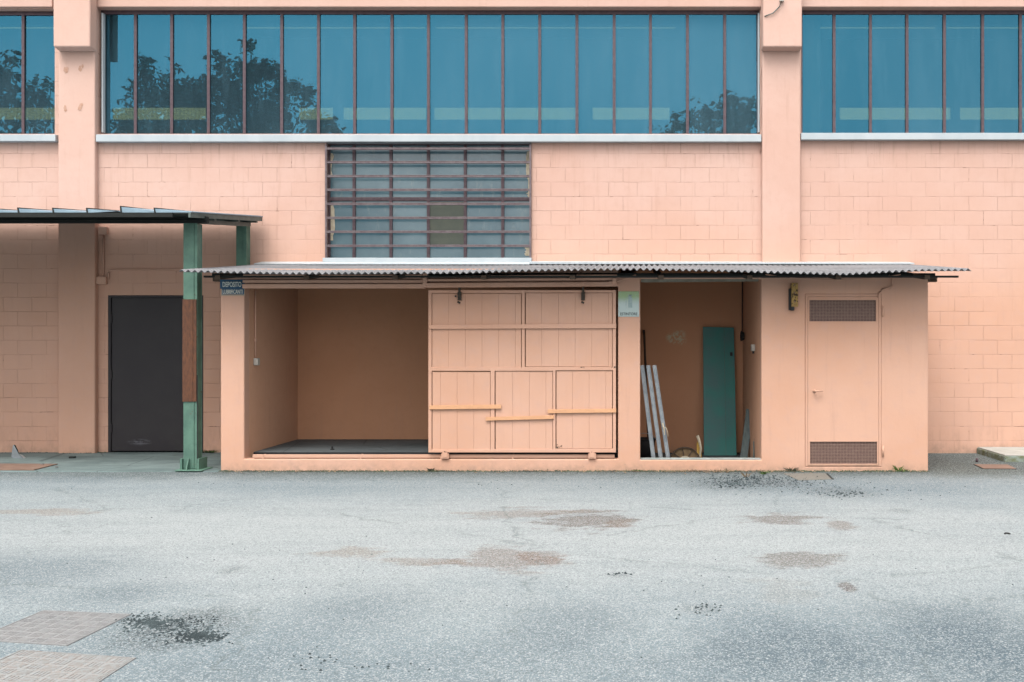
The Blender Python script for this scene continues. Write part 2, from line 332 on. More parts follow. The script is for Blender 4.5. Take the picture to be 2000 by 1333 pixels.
# ---------------------------------------------------------------- mesh helpers
class MB:
    def __init__(s): s.v = []; s.f = []
    def poly(s, pts, *faces):
        k = len(s.v); s.v += [tuple(p) for p in pts]; s.f += [tuple(k + i for i in f) for f in faces]; return s
    def hexa(s, p):   # p: 4 bottom (ccw from above) then 4 top
        return s.poly(p, (3, 2, 1, 0), (4, 5, 6, 7), (0, 1, 5, 4), (1, 2, 6, 5), (2, 3, 7, 6), (3, 0, 4, 7))
    def box(s, x0, x1, y0, y1, z0, z1):
        x0, x1 = sorted((x0, x1)); y0, y1 = sorted((y0, y1)); z0, z1 = sorted((z0, z1))
        return s.hexa([(x0, y0, z0), (x1, y0, z0), (x1, y1, z0), (x0, y1, z0), (x0, y0, z1), (x1, y0, z1), (x1, y1, z1), (x0, y1, z1)])
    def beam(s, a, b, wd, ht, up=(0, 0, 1)):
        a, b = Vector(a), Vector(b); d = (b - a).normalized(); up = Vector(up)
        sd = d.cross(up).normalized(); u = sd.cross(d).normalized(); p = []
        for q in (a, b):
            p.append([q - sd * wd / 2 - u * ht / 2, q + sd * wd / 2 - u * ht / 2, q + sd * wd / 2 + u * ht / 2, q - sd * wd / 2 + u * ht / 2])
        return s.poly(p[0] + p[1], (0, 1, 2, 3), (7, 6, 5, 4), (0, 4, 5, 1), (1, 5, 6, 2), (2, 6, 7, 3), (3, 7, 4, 0))
    def tube(s, pts, r, n=8, r2=None):
        pts = [Vector(p) for p in pts]; rings = []; k = len(s.v)
        for i, p in enumerate(pts):
            d = (pts[min(i + 1, len(pts) - 1)] - pts[max(i - 1, 0)]).normalized()
            a = d.cross(Vector((0, 0, 1)) if abs(d.z) < .9 else Vector((1, 0, 0))).normalized(); b = d.cross(a)
            rr = r if r2 is None else r + (r2 - r) * i / (len(pts) - 1)
            for j in range(n):
                t = 2 * math.pi * j / n; s.v.append(tuple(p + (a * math.cos(t) + b * math.sin(t)) * rr))
        for i in range(len(pts) - 1):
            for j in range(n):
                s.f.append((k + i * n + j, k + i * n + (j + 1) % n, k + (i + 1) * n + (j + 1) % n, k + (i + 1) * n + j))
        s.f.append(tuple(k + j for j in range(n))[::-1]); s.f.append(tuple(k + (len(pts) - 1) * n + j for j in range(n)))
        return s
    def grid(s, xs, zs, holes, y0, y1):
        """a wall in the XZ plane from y0 to y1 with rectangular holes, one welded solid"""
        hx = sorted(set([a for h in holes for a in h[:2] if xs[0] < a < xs[1]] + list(xs))); hz = sorted(set([a for h in holes for a in h[2:] if zs[0] < a < zs[1]] + list(zs)))
        solid = lambda i, j: 0 <= i < len(hx) - 1 and 0 <= j < len(hz) - 1 and not any(
            h[0] - 1e-6 <= (hx[i] + hx[i + 1]) / 2 <= h[1] and h[2] - 1e-6 <= (hz[j] + hz[j + 1]) / 2 <= h[3] for h in holes)
        idx = {}
        def V(i, j, y):
            if (i, j, y) not in idx: idx[(i, j, y)] = len(s.v); s.v.append((hx[i], y, hz[j]))
            return idx[(i, j, y)]
        for i in range(len(hx) - 1):
            for j in range(len(hz) - 1):
                if not solid(i, j): continue
                a, b, c, d = [(i, j), (i + 1, j), (i + 1, j + 1), (i, j + 1)]
                s.f.append((V(*a, y0), V(*b, y0), V(*c, y0), V(*d, y0))); s.f.append((V(*d, y1), V(*c, y1), V(*b, y1), V(*a, y1)))
                for (p, q, ni, nj) in ((a, b, i, j - 1), (b, c, i + 1, j), (c, d, i, j + 1), (d, a, i - 1, j)):
                    if not solid(ni, nj): s.f.append((V(*p, y0), V(*p, y1), V(*q, y1), V(*q, y0)))
        return s
    def build(s, name, mat, parent=None, smooth=False, bevel=0, kind=None, label=None, seg=2):
        me = bpy.data.meshes.new(name); me.from_pydata(s.v, [], s.f); me.validate(); me.update()
        o = bpy.data.objects.new(name, me); sc.collection.objects.link(o); me.materials.append(M[mat] if isinstance(mat, str) else mat)
        if smooth: me.shade_smooth()
        if bevel:
            b = o.modifiers.new('bevel', 'BEVEL'); b.width = bevel; b.segments = seg; b.limit_method = 'ANGLE'; b.angle_limit = R(40)
        if parent:
            o.parent = parent; o.matrix_parent_inverse = Matrix.Translation(-tloc(parent))
        if kind: o['kind'] = kind
        if label: o['label'] = label
        return o
def tloc(o):
    return Vector(o.location)      # parts keep their own origin at the world's
def thing(name, label, cat, loc=(0, 0, 0), group=None):
    o = bpy.data.objects.new(name, None); sc.collection.objects.link(o); o.location = loc; o.empty_display_size = .1
    return tag(o, label, cat, group)
def tag(o, label, cat, group=None):
    o['label'] = label; o['category'] = cat
    if group: o['group'] = group
    return o
def text(s, name, mat, cx, y, cz, wd, ht, parent, ext=.002, shear=0):
    cu = bpy.data.curves.new('t', 'FONT'); cu.body = s; cu.align_x = 'CENTER'; cu.align_y = 'CENTER'; cu.extrude = ext; cu.resolution_u = 3
    cu.offset = .012
    o = bpy.data.objects.new('t', cu); sc.collection.objects.link(o); bpy.context.view_layer.update()
    me = bpy.data.meshes.new_from_object(o.evaluated_get(bpy.context.evaluated_depsgraph_get()))
    bpy.data.objects.remove(o)
    xs = [v.co.x for v in me.vertices]; ys = [v.co.y for v in me.vertices]; ax, bx, ay, by = min(xs), max(xs), min(ys), max(ys)
    mb = MB()
    mb.v = [(cx + ((v.co.x - ax) / (bx - ax) - .5) * wd, y - (v.co.z + ext), cz + ((v.co.y - ay) / (by - ay) - .5) * ht) for v in me.vertices]
    mb.f = [tuple(p.vertices) for p in me.polygons]
    return mb.build(name, mat, parent)

# ================================================================ the ground
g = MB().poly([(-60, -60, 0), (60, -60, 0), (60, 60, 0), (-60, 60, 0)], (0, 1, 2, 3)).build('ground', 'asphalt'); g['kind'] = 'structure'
mb = MB()
n_ = 60; xs = [-16 + (-4.9 + 16) * i / n_ for i in range(n_ + 1)]
top = [(x, 11.36 + .03 * mnoise.noise((x * 2, 0, 0)) + .015 * mnoise.noise((x * 9, 3, 0)), .012) for x in xs]
for i in range(n_):
    a, b = top[i], top[i + 1]
    mb.poly([a, b, (b[0], WY + .02, .012), (a[0], WY + .02, .012), (a[0], a[1] - .012, -.01), (b[0], b[1] - .012, -.01)], (0, 1, 2, 3), (4, 5, 1, 0))
p = mb.build('pavement', 'apron'); p['kind'] = 'structure'

# ================================================================ the factory building
fac = thing('factory_building', 'long salmon painted blockwork hall with wide strip windows behind the shed', 'building', (0, WY, 0))
winL = (-12.5, X(107) , Z(262), Z(18)); winM = (X(190), X(1485), Z(262), Z(16)); winR = (X(1565), 9.5, Z(261), Z(16))
cwin = (X(637), X(1038), Z(505), Z(277)); door = (X(211), X(397), 0, Z(577))
MB().grid((-16, 12), (-.1, 8.15), [winL, winM, winR, cwin, (door[0], door[1], -.2, door[3])], WY, WY + .3).build('wall', 'block', fac)
# smooth rendered lintel band above the strip windows, set between the pilaster heads
for (a, b) in ((-16, X(105)), (X(189), X(1487)), (X(1563), 12)):
    MB().box(a, b, WY - .04, WY, Z(16) + .0, Z(16) + .9).build('lintel_band', 'plaster', fac, bevel=.012)
for (a, b, zc) in ((-7.945, -7.43, 0), (1.885, 2.42, 1)):
    mb = MB(); o = mb.box(a, b, WY - .09, WY, -.05, 8.1).build('pilaster', 'plaster', fac, bevel=.018, seg=3)
    z0 = Z(92, 13.06)
    a2, b2 = (a + .02, b + .03) if zc == 0 else (a - .02, b)
    MB().hexa([(a2 + .01, WY - .25, z0), (b2 - .01, WY - .25, z0), (b2, WY - .085, z0 - .015), (a2, WY - .085, z0 - .015),
               (a2, WY - .25, 8.1), (b2, WY - .25, 8.1), (b2, WY - .085, 8.1), (a2, WY - .085, 8.1)]).build('pilaster_head', 'plaster', fac, bevel=.02, seg=3)
MB().box(-16, 12, WY - .30, WY + .3, 8.16, 8.3).build('roof_edge', 'plaster', fac, bevel=.01)
MB().box(-16, 12, WY - .25, WY - .042, 7.15, 7.5).build('gutter', 'trim', fac, bevel=.01)

# --- the strip windows: recessed steel frames, mullions, tinted panes, white sills
GY = WY + .11
def strip(name, x0, x1, z0, z1, muls, sill, label, jamb=()):
    w_ = MB().box(x0, x1, GY - .02, GY + .03, z1 - .055, z1 - .002).box(x0, x1, GY - .02, GY + .03, z0 + .001, z0 + .025)
    w_.box(x0 + .001, x0 + .035, GY - .018, GY + .03, z0 + .025, z1 - .055).box(x1 - .035, x1 - .001, GY - .018, GY + .03, z0 + .025, z1 - .055)
    f_ = w_.build(name, 'mull', fac, bevel=.003); f_['label'] = label
    for q in muls:
        q += random.uniform(-.006, .006)
        MB().box(q - .020, q + .020, GY - .022, GY - .012, z0 + .025, z1 - .055).box(q - .006, q + .006, GY - .012, GY + .03, z0 + .025, z1 - .055).build('mullion', 'mull', f_)
    e = [x0 + .035] + list(muls) + [x1 - .035]
    for a, b in zip(e[:-1], e[1:]):
        r = lambda: random.uniform(-.0018, .0018)
        a_, b_, c_, d_ = GY + r(), GY + r(), GY + r(), GY + r()
        zz0, zz1 = z0 + .02, z1 - .05
        MB().hexa([(a, a_, zz0), (b, b_, zz0), (b, b_ + .004, zz0), (a, a_ + .004, zz0), (a, d_, zz1), (b, c_, zz1), (b, c_ + .004, zz1), (a, d_ + .004, zz1)]).build('pane', 'glass', f_)
    if sill:
        sx0, sx1, sz0, sz1 = sill
        MB().hexa([(sx0, WY - .09, sz0), (sx1, WY - .09, sz0), (sx1, GY - .024, sz0), (sx0, GY - .024, sz0),
                   (sx0, WY - .09, sz1), (sx1, WY - .09, sz1), (sx1, GY - .024, sz1 + .012), (sx0, GY - .024, sz1 + .012)]).build('sill', 'whitesill', f_, bevel=.004)
    for (jx0, jx1, jy) in jamb:
        MB().box(jx0, jx1, jy, GY - .023, z0 + .03, z1 - .06).build('jamb_strip', 'whitesill', f_)
    return f_
SY = WY - .09
strip('window', *winM, [X(q, GY) for q in (266, 337, 408, 479, 551, 623, 694, 766, 838, 911, 983, 1055, 1127, 1199, 1271, 1343, 1415)],
      (X(187, SY), X(1487, SY), Z(277, SY), Z(263, SY)), 'long strip window above the shed', [(X(196), X(199), WY + .03), (X(1481), X(1484), WY + .03)])
strip('window', winL[0], winL[1], winL[2], winL[3], [X(46 - 72 * k, GY) for k in range(4, -1, -1)], (-12.5, X(108, SY), Z(276, SY), Z(263, SY)), 'strip window left of the left pilaster')
strip('window', winR[0], winR[1], winR[2], winR[3], [X(q, GY) for q in (1628, 1699, 1771, 1844, 1919, 1992, 2066, 2140)], (X(1565, SY), 9.5, Z(273, SY), Z(260, SY)), 'strip window right of the right pilaster')

# --- barred centre window
x0, x1, z0, z1 = cwin; BY = WY + .1
f_ = MB().box(x0 + .001, x0 + .03, BY - .02, BY + .03, z0, z1 - .03).box(x1 - .03, x1 - .001, BY - .02, BY + .03, z0, z1 - .03).box(x0 + .001, x1 - .001, BY - .02, BY + .03, z1 - .03, z1 - .002)\
    .box(x0 + .03, x1 - .03, BY - .022, BY + .02, Z(393, BY), Z(386, BY)).build('window', 'mull', fac, bevel=.003); f_['label'] = 'barred window with frosted panes under the strip window'
ms = [X(q, BY) for q in (692, 764, 837, 909, 982)]
for q in ms: MB().box(q - .02, q + .02, BY - .024, BY + .02, z0, z1 - .03).build('mullion', 'mull', f_)
e = [x0 + .03] + ms + [x1 - .03]
for i, (a, b) in enumerate(zip(e[:-1], e[1:])):
    t = random.uniform(-.002, .002)
    MB().box(a, b, BY + .002, BY + .006, Z(387, BY), z1 - .03).build('pane', 'frost', f_)
    MB().hexa([(a, BY + .004 + t, z0 + .0), (b, BY + .004 - t, z0 + .0), (b, BY + .008 - t, z0), (a, BY + .008 + t, z0), (a, BY + .004 + t, Z(391, BY)), (b, BY + .004 - t, Z(391, BY)), (b, BY + .008 - t, Z(391, BY)), (a, BY + .008 + t, Z(391, BY))])\
        .build('pane', 'frost', f_)
o = MB().box(ms[2] + .02, ms[3] - .02, BY - .008, BY - .002, Z(478, BY), Z(395, BY)).build('pane', 'olive', f_); o['label'] = 'olive board in place of one pane'
for (q0, q1, za, zb) in ((x0 + .032, x0 + .075, 470, 400), (x0 + .032, x0 + .06, 345, 300), (x1 - .075, x1 - .032, 372, 296), (x1 - .07, x1 - .032, 386, 374), (x1 - .10, x1 - .032, 500, 484)):
    k0 = 9; P_ = []
    for t in range(k0): P_.append((q0 if q0 < 0 and q0 < (x0 + x1) / 2 else q1, BY - .001, Z(za + (zb - za) * t / (k0 - 1), BY)))
    inner = q1 if q0 < (x0 + x1) / 2 else q0
    P2 = [(inner + random.uniform(-.02, .02), BY - .001, p_[2]) for p_ in P_]
    MB().poly(P_ + P2, *[(t, k0 + t, k0 + t + 1, t + 1) for t in range(k0 - 1)]).build('edge_glint', 'cream', f_)  # cream strips painting the glints at the pane edges
BB = WY - .035
for i, py in enumerate((291, 317.5, 344.8, 371.5, 399, 426.3, 453.4, 480.8)):
    zc = Z(py, BB)
    mb = MB().box(x0 + .0, x1 - .0, BB - .014, BB + .02, zc - .015, zc + .012).box(x0, x1, BB - .018, BB + .022, zc + .012, zc + .017)
    mb.build('bar', 'bar', f_, bevel=.003)
for q in (x0 + .012, x1 - .012): MB().box(q - .012, q + .012, BB - .018, BB + .02, z0, z1 - .05).build('bar_upright', 'bar', f_)
MB().hexa([(X(630, SY), SY, Z(516, SY)), (X(1038, SY), SY, Z(516, SY)), (X(1038, SY), BY, Z(516, SY)), (X(630, SY), BY, Z(516, SY)),
           (X(630, SY), SY, Z(504, SY)), (X(1038, SY), SY, Z(504, SY)), (X(1038, SY), BY - .002, Z(503, SY)), (X(630, SY), BY - .002, Z(503, SY))]).build('sill', 'whitesill', f_, bevel=.004)

# --- dark steel door
dx0, dx1, _, dz = door
d_ = MB().grid((dx0 + .002, dx1 - .002), (.018, dz - .002), [(dx0 + .04, dx1 - .045, 0, dz - .035)], WY - .004, WY + .08).build('door_frame', 'darkdoor', fac, bevel=.003)
d_ = MB().box(dx0 + .043, dx1 - .048, WY + .012, WY + .055, .03, dz - .038).build('door', 'darkdoor', fac, bevel=.003)
hx, hz = X(390), Z(744)
MB().box(hx - .02, hx + .02, WY - .0, WY + .012, hz - .10, hz + .05).build('lock_plate', 'metal', d_, bevel=.003)
MB().tube([(hx, WY, hz + .015), (hx, WY - .045, hz + .015), (hx - .01, WY - .05, hz + .012), (hx - .09, WY - .05, hz + .005)], .010).build('handle', 'metal', d_, smooth=True)
for zz in (.35, 1.1, 1.9): MB().tube([(dx0 + .045, WY + .004, zz - .06), (dx0 + .045, WY + .004, zz + .06)], .012).build('hinge', 'darkdoor', d_)

# --- surface conduit with two junction boxes left of the door
cd_ = MB().tube([(X(203), WY - .015, Z(457)), (X(203), WY - .015, Z(542))], .012)\
    .tube([(X(213), WY - .018, Z(545)), (X(213), WY - .018, Z(534)), (X(214.5), WY - .018, Z(530)), (X(219), WY - .018, Z(528)), (X(330), WY - .018, Z(527.5)), (X(428), WY - .018, Z(528.5))], .013)\
    .tube([(X(195), WY - .018, Z(548)), (X(185), WY - .02, Z(548))], .014).build('conduit', 'paint', fac, smooth=True)
for (a, b, c_, d2) in ((196, 213, 459, 444), (192, 211, 556, 541)):
    MB().box(X(a), X(b), WY - .06, WY - .001, Z(c_), Z(d2)).build('junction_box', 'paint', cd_, bevel=.008)
# loose cables on the right pilaster
MB().tube([(X(1527, 13.05), 13.05, Z(-14, 13.05)), (X(1527, 13.04), 13.04, Z(2, 13.04)), (X(1522, 13.04), 13.04, Z(14, 13.04)), (X(1510, 13.04), 13.04, Z(26, 13.04)), (X(1494, 13.05), 13.05, Z(32, 13.05)), (X(1488, 13.2), 13.2, Z(33, 13.2))], .008).build('cable', 'trim', fac, smooth=True)
MB().box(X(1523, 13.03), X(1531, 13.03), 13.01, 13.06, Z(3, 13.03), Z(-5, 13.03)).build('cable_clip', 'switch', fac, bevel=.004)
pts = [(X(1486 + 1.6 * math.sin(k * 1.3), WY - .01), WY - .012, Z(30 + k * 15, WY)) for k in range(19)]
MB().tube(pts, .006, 6).build('cable', 'paint', fac, smooth=True)
# --- rust spots where brackets were sawn off the left pilaster
for (px, py) in ((129, 133), (159, 131), (130, 209), (157, 209)):
    mb = MB(); cx, cz = X(px, 13.22), Z(py, 13.22)
    for k in range(3):
        rr = random.uniform(.018, .032); ox, oz = random.uniform(-.02, .02), random.uniform(-.05, .04); k0 = 12
        pr = [(cx + ox + rr * math.cos(t * math.tau / k0) * random.uniform(.6, 1.2), WY - .0925 - .0007 * k, cz + oz + 1.5 * rr * math.sin(t * math.tau / k0) * random.uniform(.6, 1.3)) for t in range(k0)]
        mb.poly([(cx + ox, WY - .094 - .0007 * k, cz + oz)] + pr, *[(0, 1 + (t + 1) % k0, 1 + t) for t in range(k0)])
    mb.build('rust_mark', simple('rust_mark', (.50, .28, .19), (.60, .38, .29), .9, sc=40) if 'rm' not in M else M['rm'], fac)

# --- hall interior: floor, ceiling, far wall with ribbed translucent lights
IY = 18.5
ix = lambda px: (px - CX) * IY / F
iz = lambda py: H + (CY - py) * IY / F
strips = [(-140, 110), (214, 402), (580, 650), (668, 832), (846, 1130), (1157, 1308), (1640, 1860), (1875, 2100)]
ups = [(-140, 106), (478, 830), (850, 1320), (1572, 1830), (1850, 2100)]
holes = [(ix(a), ix(b), iz(234), iz(208)) for a, b in strips] + [(ix(a), ix(b), iz(56), iz(50)) for a, b in ups] + [(ix(486), ix(1322), iz(76), iz(73.5)), (ix(1600), ix(2100), iz(78), iz(75.5))]
MB().grid((-14, 12), (0, 8.1), holes, IY, IY + .12).build('far_wall', 'inner', fac)
mb = MB()
for h in holes: mb.box(h[0] - .02, h[1] + .02, IY + .125, IY + .13, h[2] - .02, h[3] + .02)
mb.build('rooflight', 'rooflight', fac)
MB().box(-14, 12, WY + .3, IY, -.06, .02).build('floor', 'inner', fac)
MB().box(-14, 12, WY + .3, IY + .12, 8.1, 8.16).build('ceiling', 'inner', fac)
for xx in (-14, 11.9): MB().box(xx, xx + .1, WY + .3, IY, .02, 8.1).build('end_wall', 'inner', fac)
MB().box(X(1540, 13.64), X(1602, 13.64), 13.625, 13.8, .02, 8.1).build('reflection_block', 'cyan_reflect', fac, bevel=.01)  # block added behind the glass to stand for a cyan reflection

# ================================================================ the shed
sh = thing('storage_shed', 'low salmon rendered lean-to shed with open bay and corrugated roof along the hall wall', 'shed', (-.6, FY, 0))
SX0, SX1 = X(431, FY), X(1813, FY); ST = Z(541, FY)
bay = (X(477, FY), X(1207, FY), Z(897, FY), Z(560, FY)); rec = (X(1250.5, FY), X(1487, FY), Z(899, FY), Z(545, FY)); vd = (X(1573, FY), X(1721, FY), Z(912, FY), Z(575, FY))
TH = .16
MB().grid((SX0, SX1), (-.05, ST), [bay, rec, vd], FY, FY + TH).build('front_wall', 'plaster', sh, bevel=.014, seg=3)
iy0, iy1 = FY + TH, WY - .002
def topz(y): return ST + (y - FY) * .115
def sidew(a, b, name='side_wall', mat='paint_side'):
    MB().hexa([(a, iy0, -.05), (b, iy0, -.05), (b, iy1, -.05), (a, iy1, -.05), (a, iy0, topz(iy0)), (b, iy0, topz(iy0)), (b, iy1, topz(iy1)), (a, iy1, topz(iy1))]).build(name, mat, sh)
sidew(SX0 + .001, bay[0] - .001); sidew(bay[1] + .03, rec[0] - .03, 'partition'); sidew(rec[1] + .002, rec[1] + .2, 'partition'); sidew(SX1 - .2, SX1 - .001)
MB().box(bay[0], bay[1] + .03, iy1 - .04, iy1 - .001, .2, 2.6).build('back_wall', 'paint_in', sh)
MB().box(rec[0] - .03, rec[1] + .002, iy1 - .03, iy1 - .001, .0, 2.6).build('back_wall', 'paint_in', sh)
MB().box(bay[0], bay[1] + .03, iy0 + .122, iy0 + .126, .02, .196).build('gap_shade_strip', 'darkrub', sh)  # dark strip added to deepen the shade in the gap before the floor
MB().box(bay[0], bay[1] + .03, iy0 + .127, iy1 - .04, .02, .2).build('floor', 'bayfloor', sh)
MB().box(rec[0] - .03, rec[1], iy0, iy1 - .03, -.03, .012).build('floor', 'bayfloor', sh)
MB().box(rec[0] - .0, rec[1] - .0, FY + .012, FY + TH - .01, rec[2] + .001, rec[2] + .012).build('recess_sill', simple('worn_cement_sill', (.40, .43, .42), (.26, .29, .27), .9, sc=9), sh, bevel=.004)
# wall plate beams under the eave and the timber ends that stick out
MB().box(SX0 - .11, SX1 + .09, FY + .01, FY + .10, ST + .001, ST + .045).build('wall_plate', 'black', sh, bevel=.004)  # black colour imitates the shade under the eave
simple('old_timber', (.11, .075, .05), (.06, .04, .03), .9, sc=20, stretch=(1, 8, 8))
wood = bpy.data.materials['old_timber']
MB().box(SX0 - .10, SX0 - .002, FY - .0, FY + .09, ST - .055, ST - .002).build('beam_end', wood, sh, bevel=.005)
MB().box(SX1 + .002, SX1 + .11, FY - .01, FY + .09, ST - .025, ST - .002).box(SX1 + .002, SX1 + .11, FY, FY + .07, ST - .06, ST - .028).build('beam_end', wood, sh, bevel=.005)
for k in range(9):
    xx = SX0 + .15 + k * (SX1 - SX0 - .3) / 8
    MB().beam((xx, 10.98, topz(10.98) + .012), (xx, WY - .02, topz(WY) + .012), .06, .05).build('rafter', wood, sh)
MB().box(SX0 - .02, SX1 + .22, 11.0, 11.05, topz(11.0) + .01, topz(11.0) + .032).build('eave_batten', 'black', sh)  # coloured black to imitate the shade below the roof waves
# pale metal strip over the recess
MB().hexa([(rec[0] + .01, FY + .02, rec[3] - .04), (rec[1] - .03, FY + .02, rec[3] - .028), (rec[1] - .03, FY + .06, rec[3] - .028), (rec[0] + .01, FY + .06, rec[3] - .04),
           (rec[0] + .01, FY + .02, rec[3] + .0), (rec[1] - .03, FY + .02, rec[3] + .004), (rec[1] - .03, FY + .06, rec[3] + .004), (rec[0] + .01, FY + .06, rec[3] + .0)]).build('lintel_strip', simple('dusty_metal', (.30, .29, .24), (.2, .18, .14), .7, sc=12), sh)

# --- corrugated roof
EY, PITCH = 10.87, .0752
RX0, RX1 = X(350, EY), X(1897, EY)
def sag(x):
    px = CX + x * F / EY
    pts = [(340, 0), (420, -.012), (560, -.030), (760, -.026), (900, -.022), (1010, .0), (1130, .014), (1260, .018), (1400, .002), (1480, -.012), (1560, -.024), (1650, -.040), (1720, -.014), (1800, .006), (1900, .01)]
    for (a, va), (b, vb) in zip(pts[:-1], pts[1:]):
        if a <= px <= b: return va + (vb - va) * (px - a) / (b - a)
    return 0
def roof_z(x, y): return Z(528.5, EY) + (y - EY) * (Z(518) - Z(528.5, EY)) / (WY - EY) + sag(x) * (1 - (y - EY) / 2.6)
def corr(x0, x1, y0, y1, dz, yend=0, seed=0):
    mb = MB(); nx = int((x1 - x0) / PITCH * 12); rows = 7
    for j in range(rows):
        for i in range(nx + 1):
            x = x0 + (x1 - x0) * i / nx; t = j / (rows - 1)
            y = y0 + (y1 - y0) * t + (yend * mnoise.noise((x * .7, seed, 0)) + .012 * round(mnoise.noise((int(x / 1.05) * 3.3, seed, 1)) * 2) if j == 0 else 0)
            mb.v.append((x, y, roof_z(x, y) + dz + .0135 * math.cos(2 * math.pi * x / PITCH)))
    top = len(mb.v)
    mb.v += [(a, b, c - .006) for a, b, c in mb.v]
    W = nx + 1
    for j in range(rows - 1):
        for i in range(nx):
            a = j * W + i; mb.f.append((a, a + 1, a + W + 1, a + W)); a += top; mb.f.append((a + W, a + W + 1, a + 1, a))
    for i in range(nx): mb.f.append((top + i, top + i + 1, i + 1, i))
    for j in range(rows - 1):
        mb.f.append((j * W, (j + 1) * W, top + (j + 1) * W, top + j * W)); a = nx
        mb.f.append((top + j * W + a, top + (j + 1) * W + a, (j + 1) * W + a, j * W + a))
    return mb
rf = corr(RX0, RX1, EY, WY - .004, 0, .02, 2).build('roof', 'fibro', sh, smooth=True)
rf.data.polygons.foreach_set('use_smooth', [True] * len(rf.data.polygons))
# metal flashing along the wall, right half a little higher
FX0, FX1 = X(512), X(1775)
MB().hexa([(FX0, WY - .30, Z(515.5, WY - .3) - .01), (X(1038), WY - .30, Z(517, WY - .3)), (X(1038), WY - .002, Z(512)), (FX0, WY - .002, Z(513)), (FX0, WY - .30, Z(515, WY - .3)), (X(1038), WY - .30, Z(516.2, WY - .3)), (X(1038), WY - .002, Z(511)), (FX0, WY - .002, Z(511.5))]).build('flashing', 'whitesill', rf)
MB().hexa([(X(1038) + .002, WY - .26, Z(516, WY - .26)), (FX1, WY - .26, Z(516.5, WY - .26)), (FX1, WY - .002, Z(515.5)), (X(1038) + .002, WY - .002, Z(515)), (X(1038) + .002, WY - .26, Z(512.3, WY - .26)), (FX1, WY - .26, Z(514, WY - .26)), (FX1, WY - .002, Z(512)), (X(1038) + .002, WY - .002, Z(510.5))]).build('flashing', 'whitesill', rf)

# --- door track: three rails over the bay
TX0, TX1, TM = X(479, FY), X(1205, FY), X(832, 11.38)
tr_ = MB()
for (ya, yb, yy0, yy1) in ((544.5, 536.5, 11.355, 11.41), (553, 547, 11.34, 11.40), (563.5, 555, 11.33, 11.40)):
    tr_.box(TX0, TM - .006, yy0, yy1, Z(ya, yy0), Z(yb, yy0))
for (ya, yb, yy0, yy1) in ((542.5, 539, 11.355, 11.41), (550, 545.5, 11.34, 11.40), (562, 553.5, 11.33, 11.40)):
    tr_.hexa([(TM, yy0, Z(ya, yy0)), (TX1, yy0, Z(ya - 2.5, yy0)), (TX1, yy1, Z(ya - 2.5, yy0)), (TM, yy1, Z(ya, yy0)), (TM, yy0, Z(yb, yy0)), (TX1, yy0, Z(yb - 2.5, yy0)), (TX1, yy1, Z(yb - 2.5, yy0)), (TM, yy1, Z(yb, yy0))])
tr_ = tr_.build('door_track', 'paint', sh, bevel=.004)
MB().box(TM - .03, TM + .02, 11.325, 11.42, Z(561, 11.33), Z(533, 11.33)).build('track_joint', 'paint', tr_, bevel=.005)
MB().box(bay[0], bay[1], FY + .04, FY + TH - .01, Z(560, FY), ST + .1).build('lintel', 'paint', sh)
# lower guide rail standing on the plinth
rl = MB().box(X(488, 11.36), X(1200, 11.36), 11.44, 11.47, Z(894.6, 11.44), Z(888.3, 11.44)).box(X(488, 11.36), X(1200, 11.36), 11.50, 11.52, Z(894.6, 11.44), Z(889.5, 11.44))
for px in (512, 703, 860, 1000, 1160): rl.box(X(px, 11.44), X(px + 3, 11.44), 11.435, 11.52, bay[2], Z(888.5, 11.44))
rl.build('guide_rail', 'paint', sh, bevel=.002)

# --- the sliding plank door
DY = 11.40
def dX(p): return X(p, DY)
def dZ(p): return Z(p, DY)
dr = MB().grid((dX(836.5), dX(1203)), (dZ(884.3), dZ(567)),
               [(dX(843), dX(1019), dZ(718), dZ(573)), (dX(1025), dX(1196.5), dZ(717), dZ(572)), (dX(843), dX(958), dZ(879), dZ(725)), (dX(966), dX(1080), dZ(878), dZ(725)), (dX(1085), dX(1197), dZ(877), dZ(724))], DY, DY + .05)\
    .build('sliding_door', 'paint', sh, bevel=.003)
def planks(a, b, zb, zt, w0, first):
    mb = MB(); q = a; nx = first
    while q < b - .005:
        e_ = min(nx, b); t = random.uniform(-.0012, .0012)
        mb.box(q + .0005, e_ - .0005, DY + .010 + t, DY + .03 + t, zb + random.uniform(0, .004), zt); q = e_; nx = q + w0
    return mb
pw = 32.6 * DY / F
for (a, b, zb, zt, first) in ((843, 1018, 718.5, 574, 876), (1026, 1196, 717, 573, 1058), (843.5, 957.5, 880, 727, 860), (967, 1079.5, 878.5, 726, 1001), (1086, 1196, 877, 725, 1118)):
    planks(dX(a + .6), dX(b - .3), dZ(zb), dZ(zt), pw, dX(first)).build('plank_panel', 'paint', dr, bevel=.002)
MB().hexa([(dX(838), DY - .016, dZ(643)), (dX(1203.5), DY - .016, dZ(641.5)), (dX(1203.5), DY - .001, dZ(641.5)), (dX(838), DY - .001, dZ(643)), (dX(838), DY - .016, dZ(635)), (dX(1203.5), DY - .016, dZ(632.5)), (dX(1203.5), DY - .001, dZ(632.5)), (dX(838), DY - .001, dZ(635))]).build('batten', 'paint', dr, bevel=.002)
def bat(a, b, y0, y1, t, lab, dy=0):
    o = MB().hexa([(dX(a), DY - .016 - dy, dZ(y0 + t)), (dX(b), DY - .016 - dy, dZ(y1 + t)), (dX(b), DY - .001 - dy, dZ(y1 + t)), (dX(a), DY - .001 - dy, dZ(y0 + t)), (dX(a), DY - .016 - dy, dZ(y0)), (dX(b), DY - .016 - dy, dZ(y1)), (dX(b), DY - .001 - dy, dZ(y1)), (dX(a), DY - .001 - dy, dZ(y0))]).build('batten', 'batten', dr, bevel=.002)
    o['label'] = lab
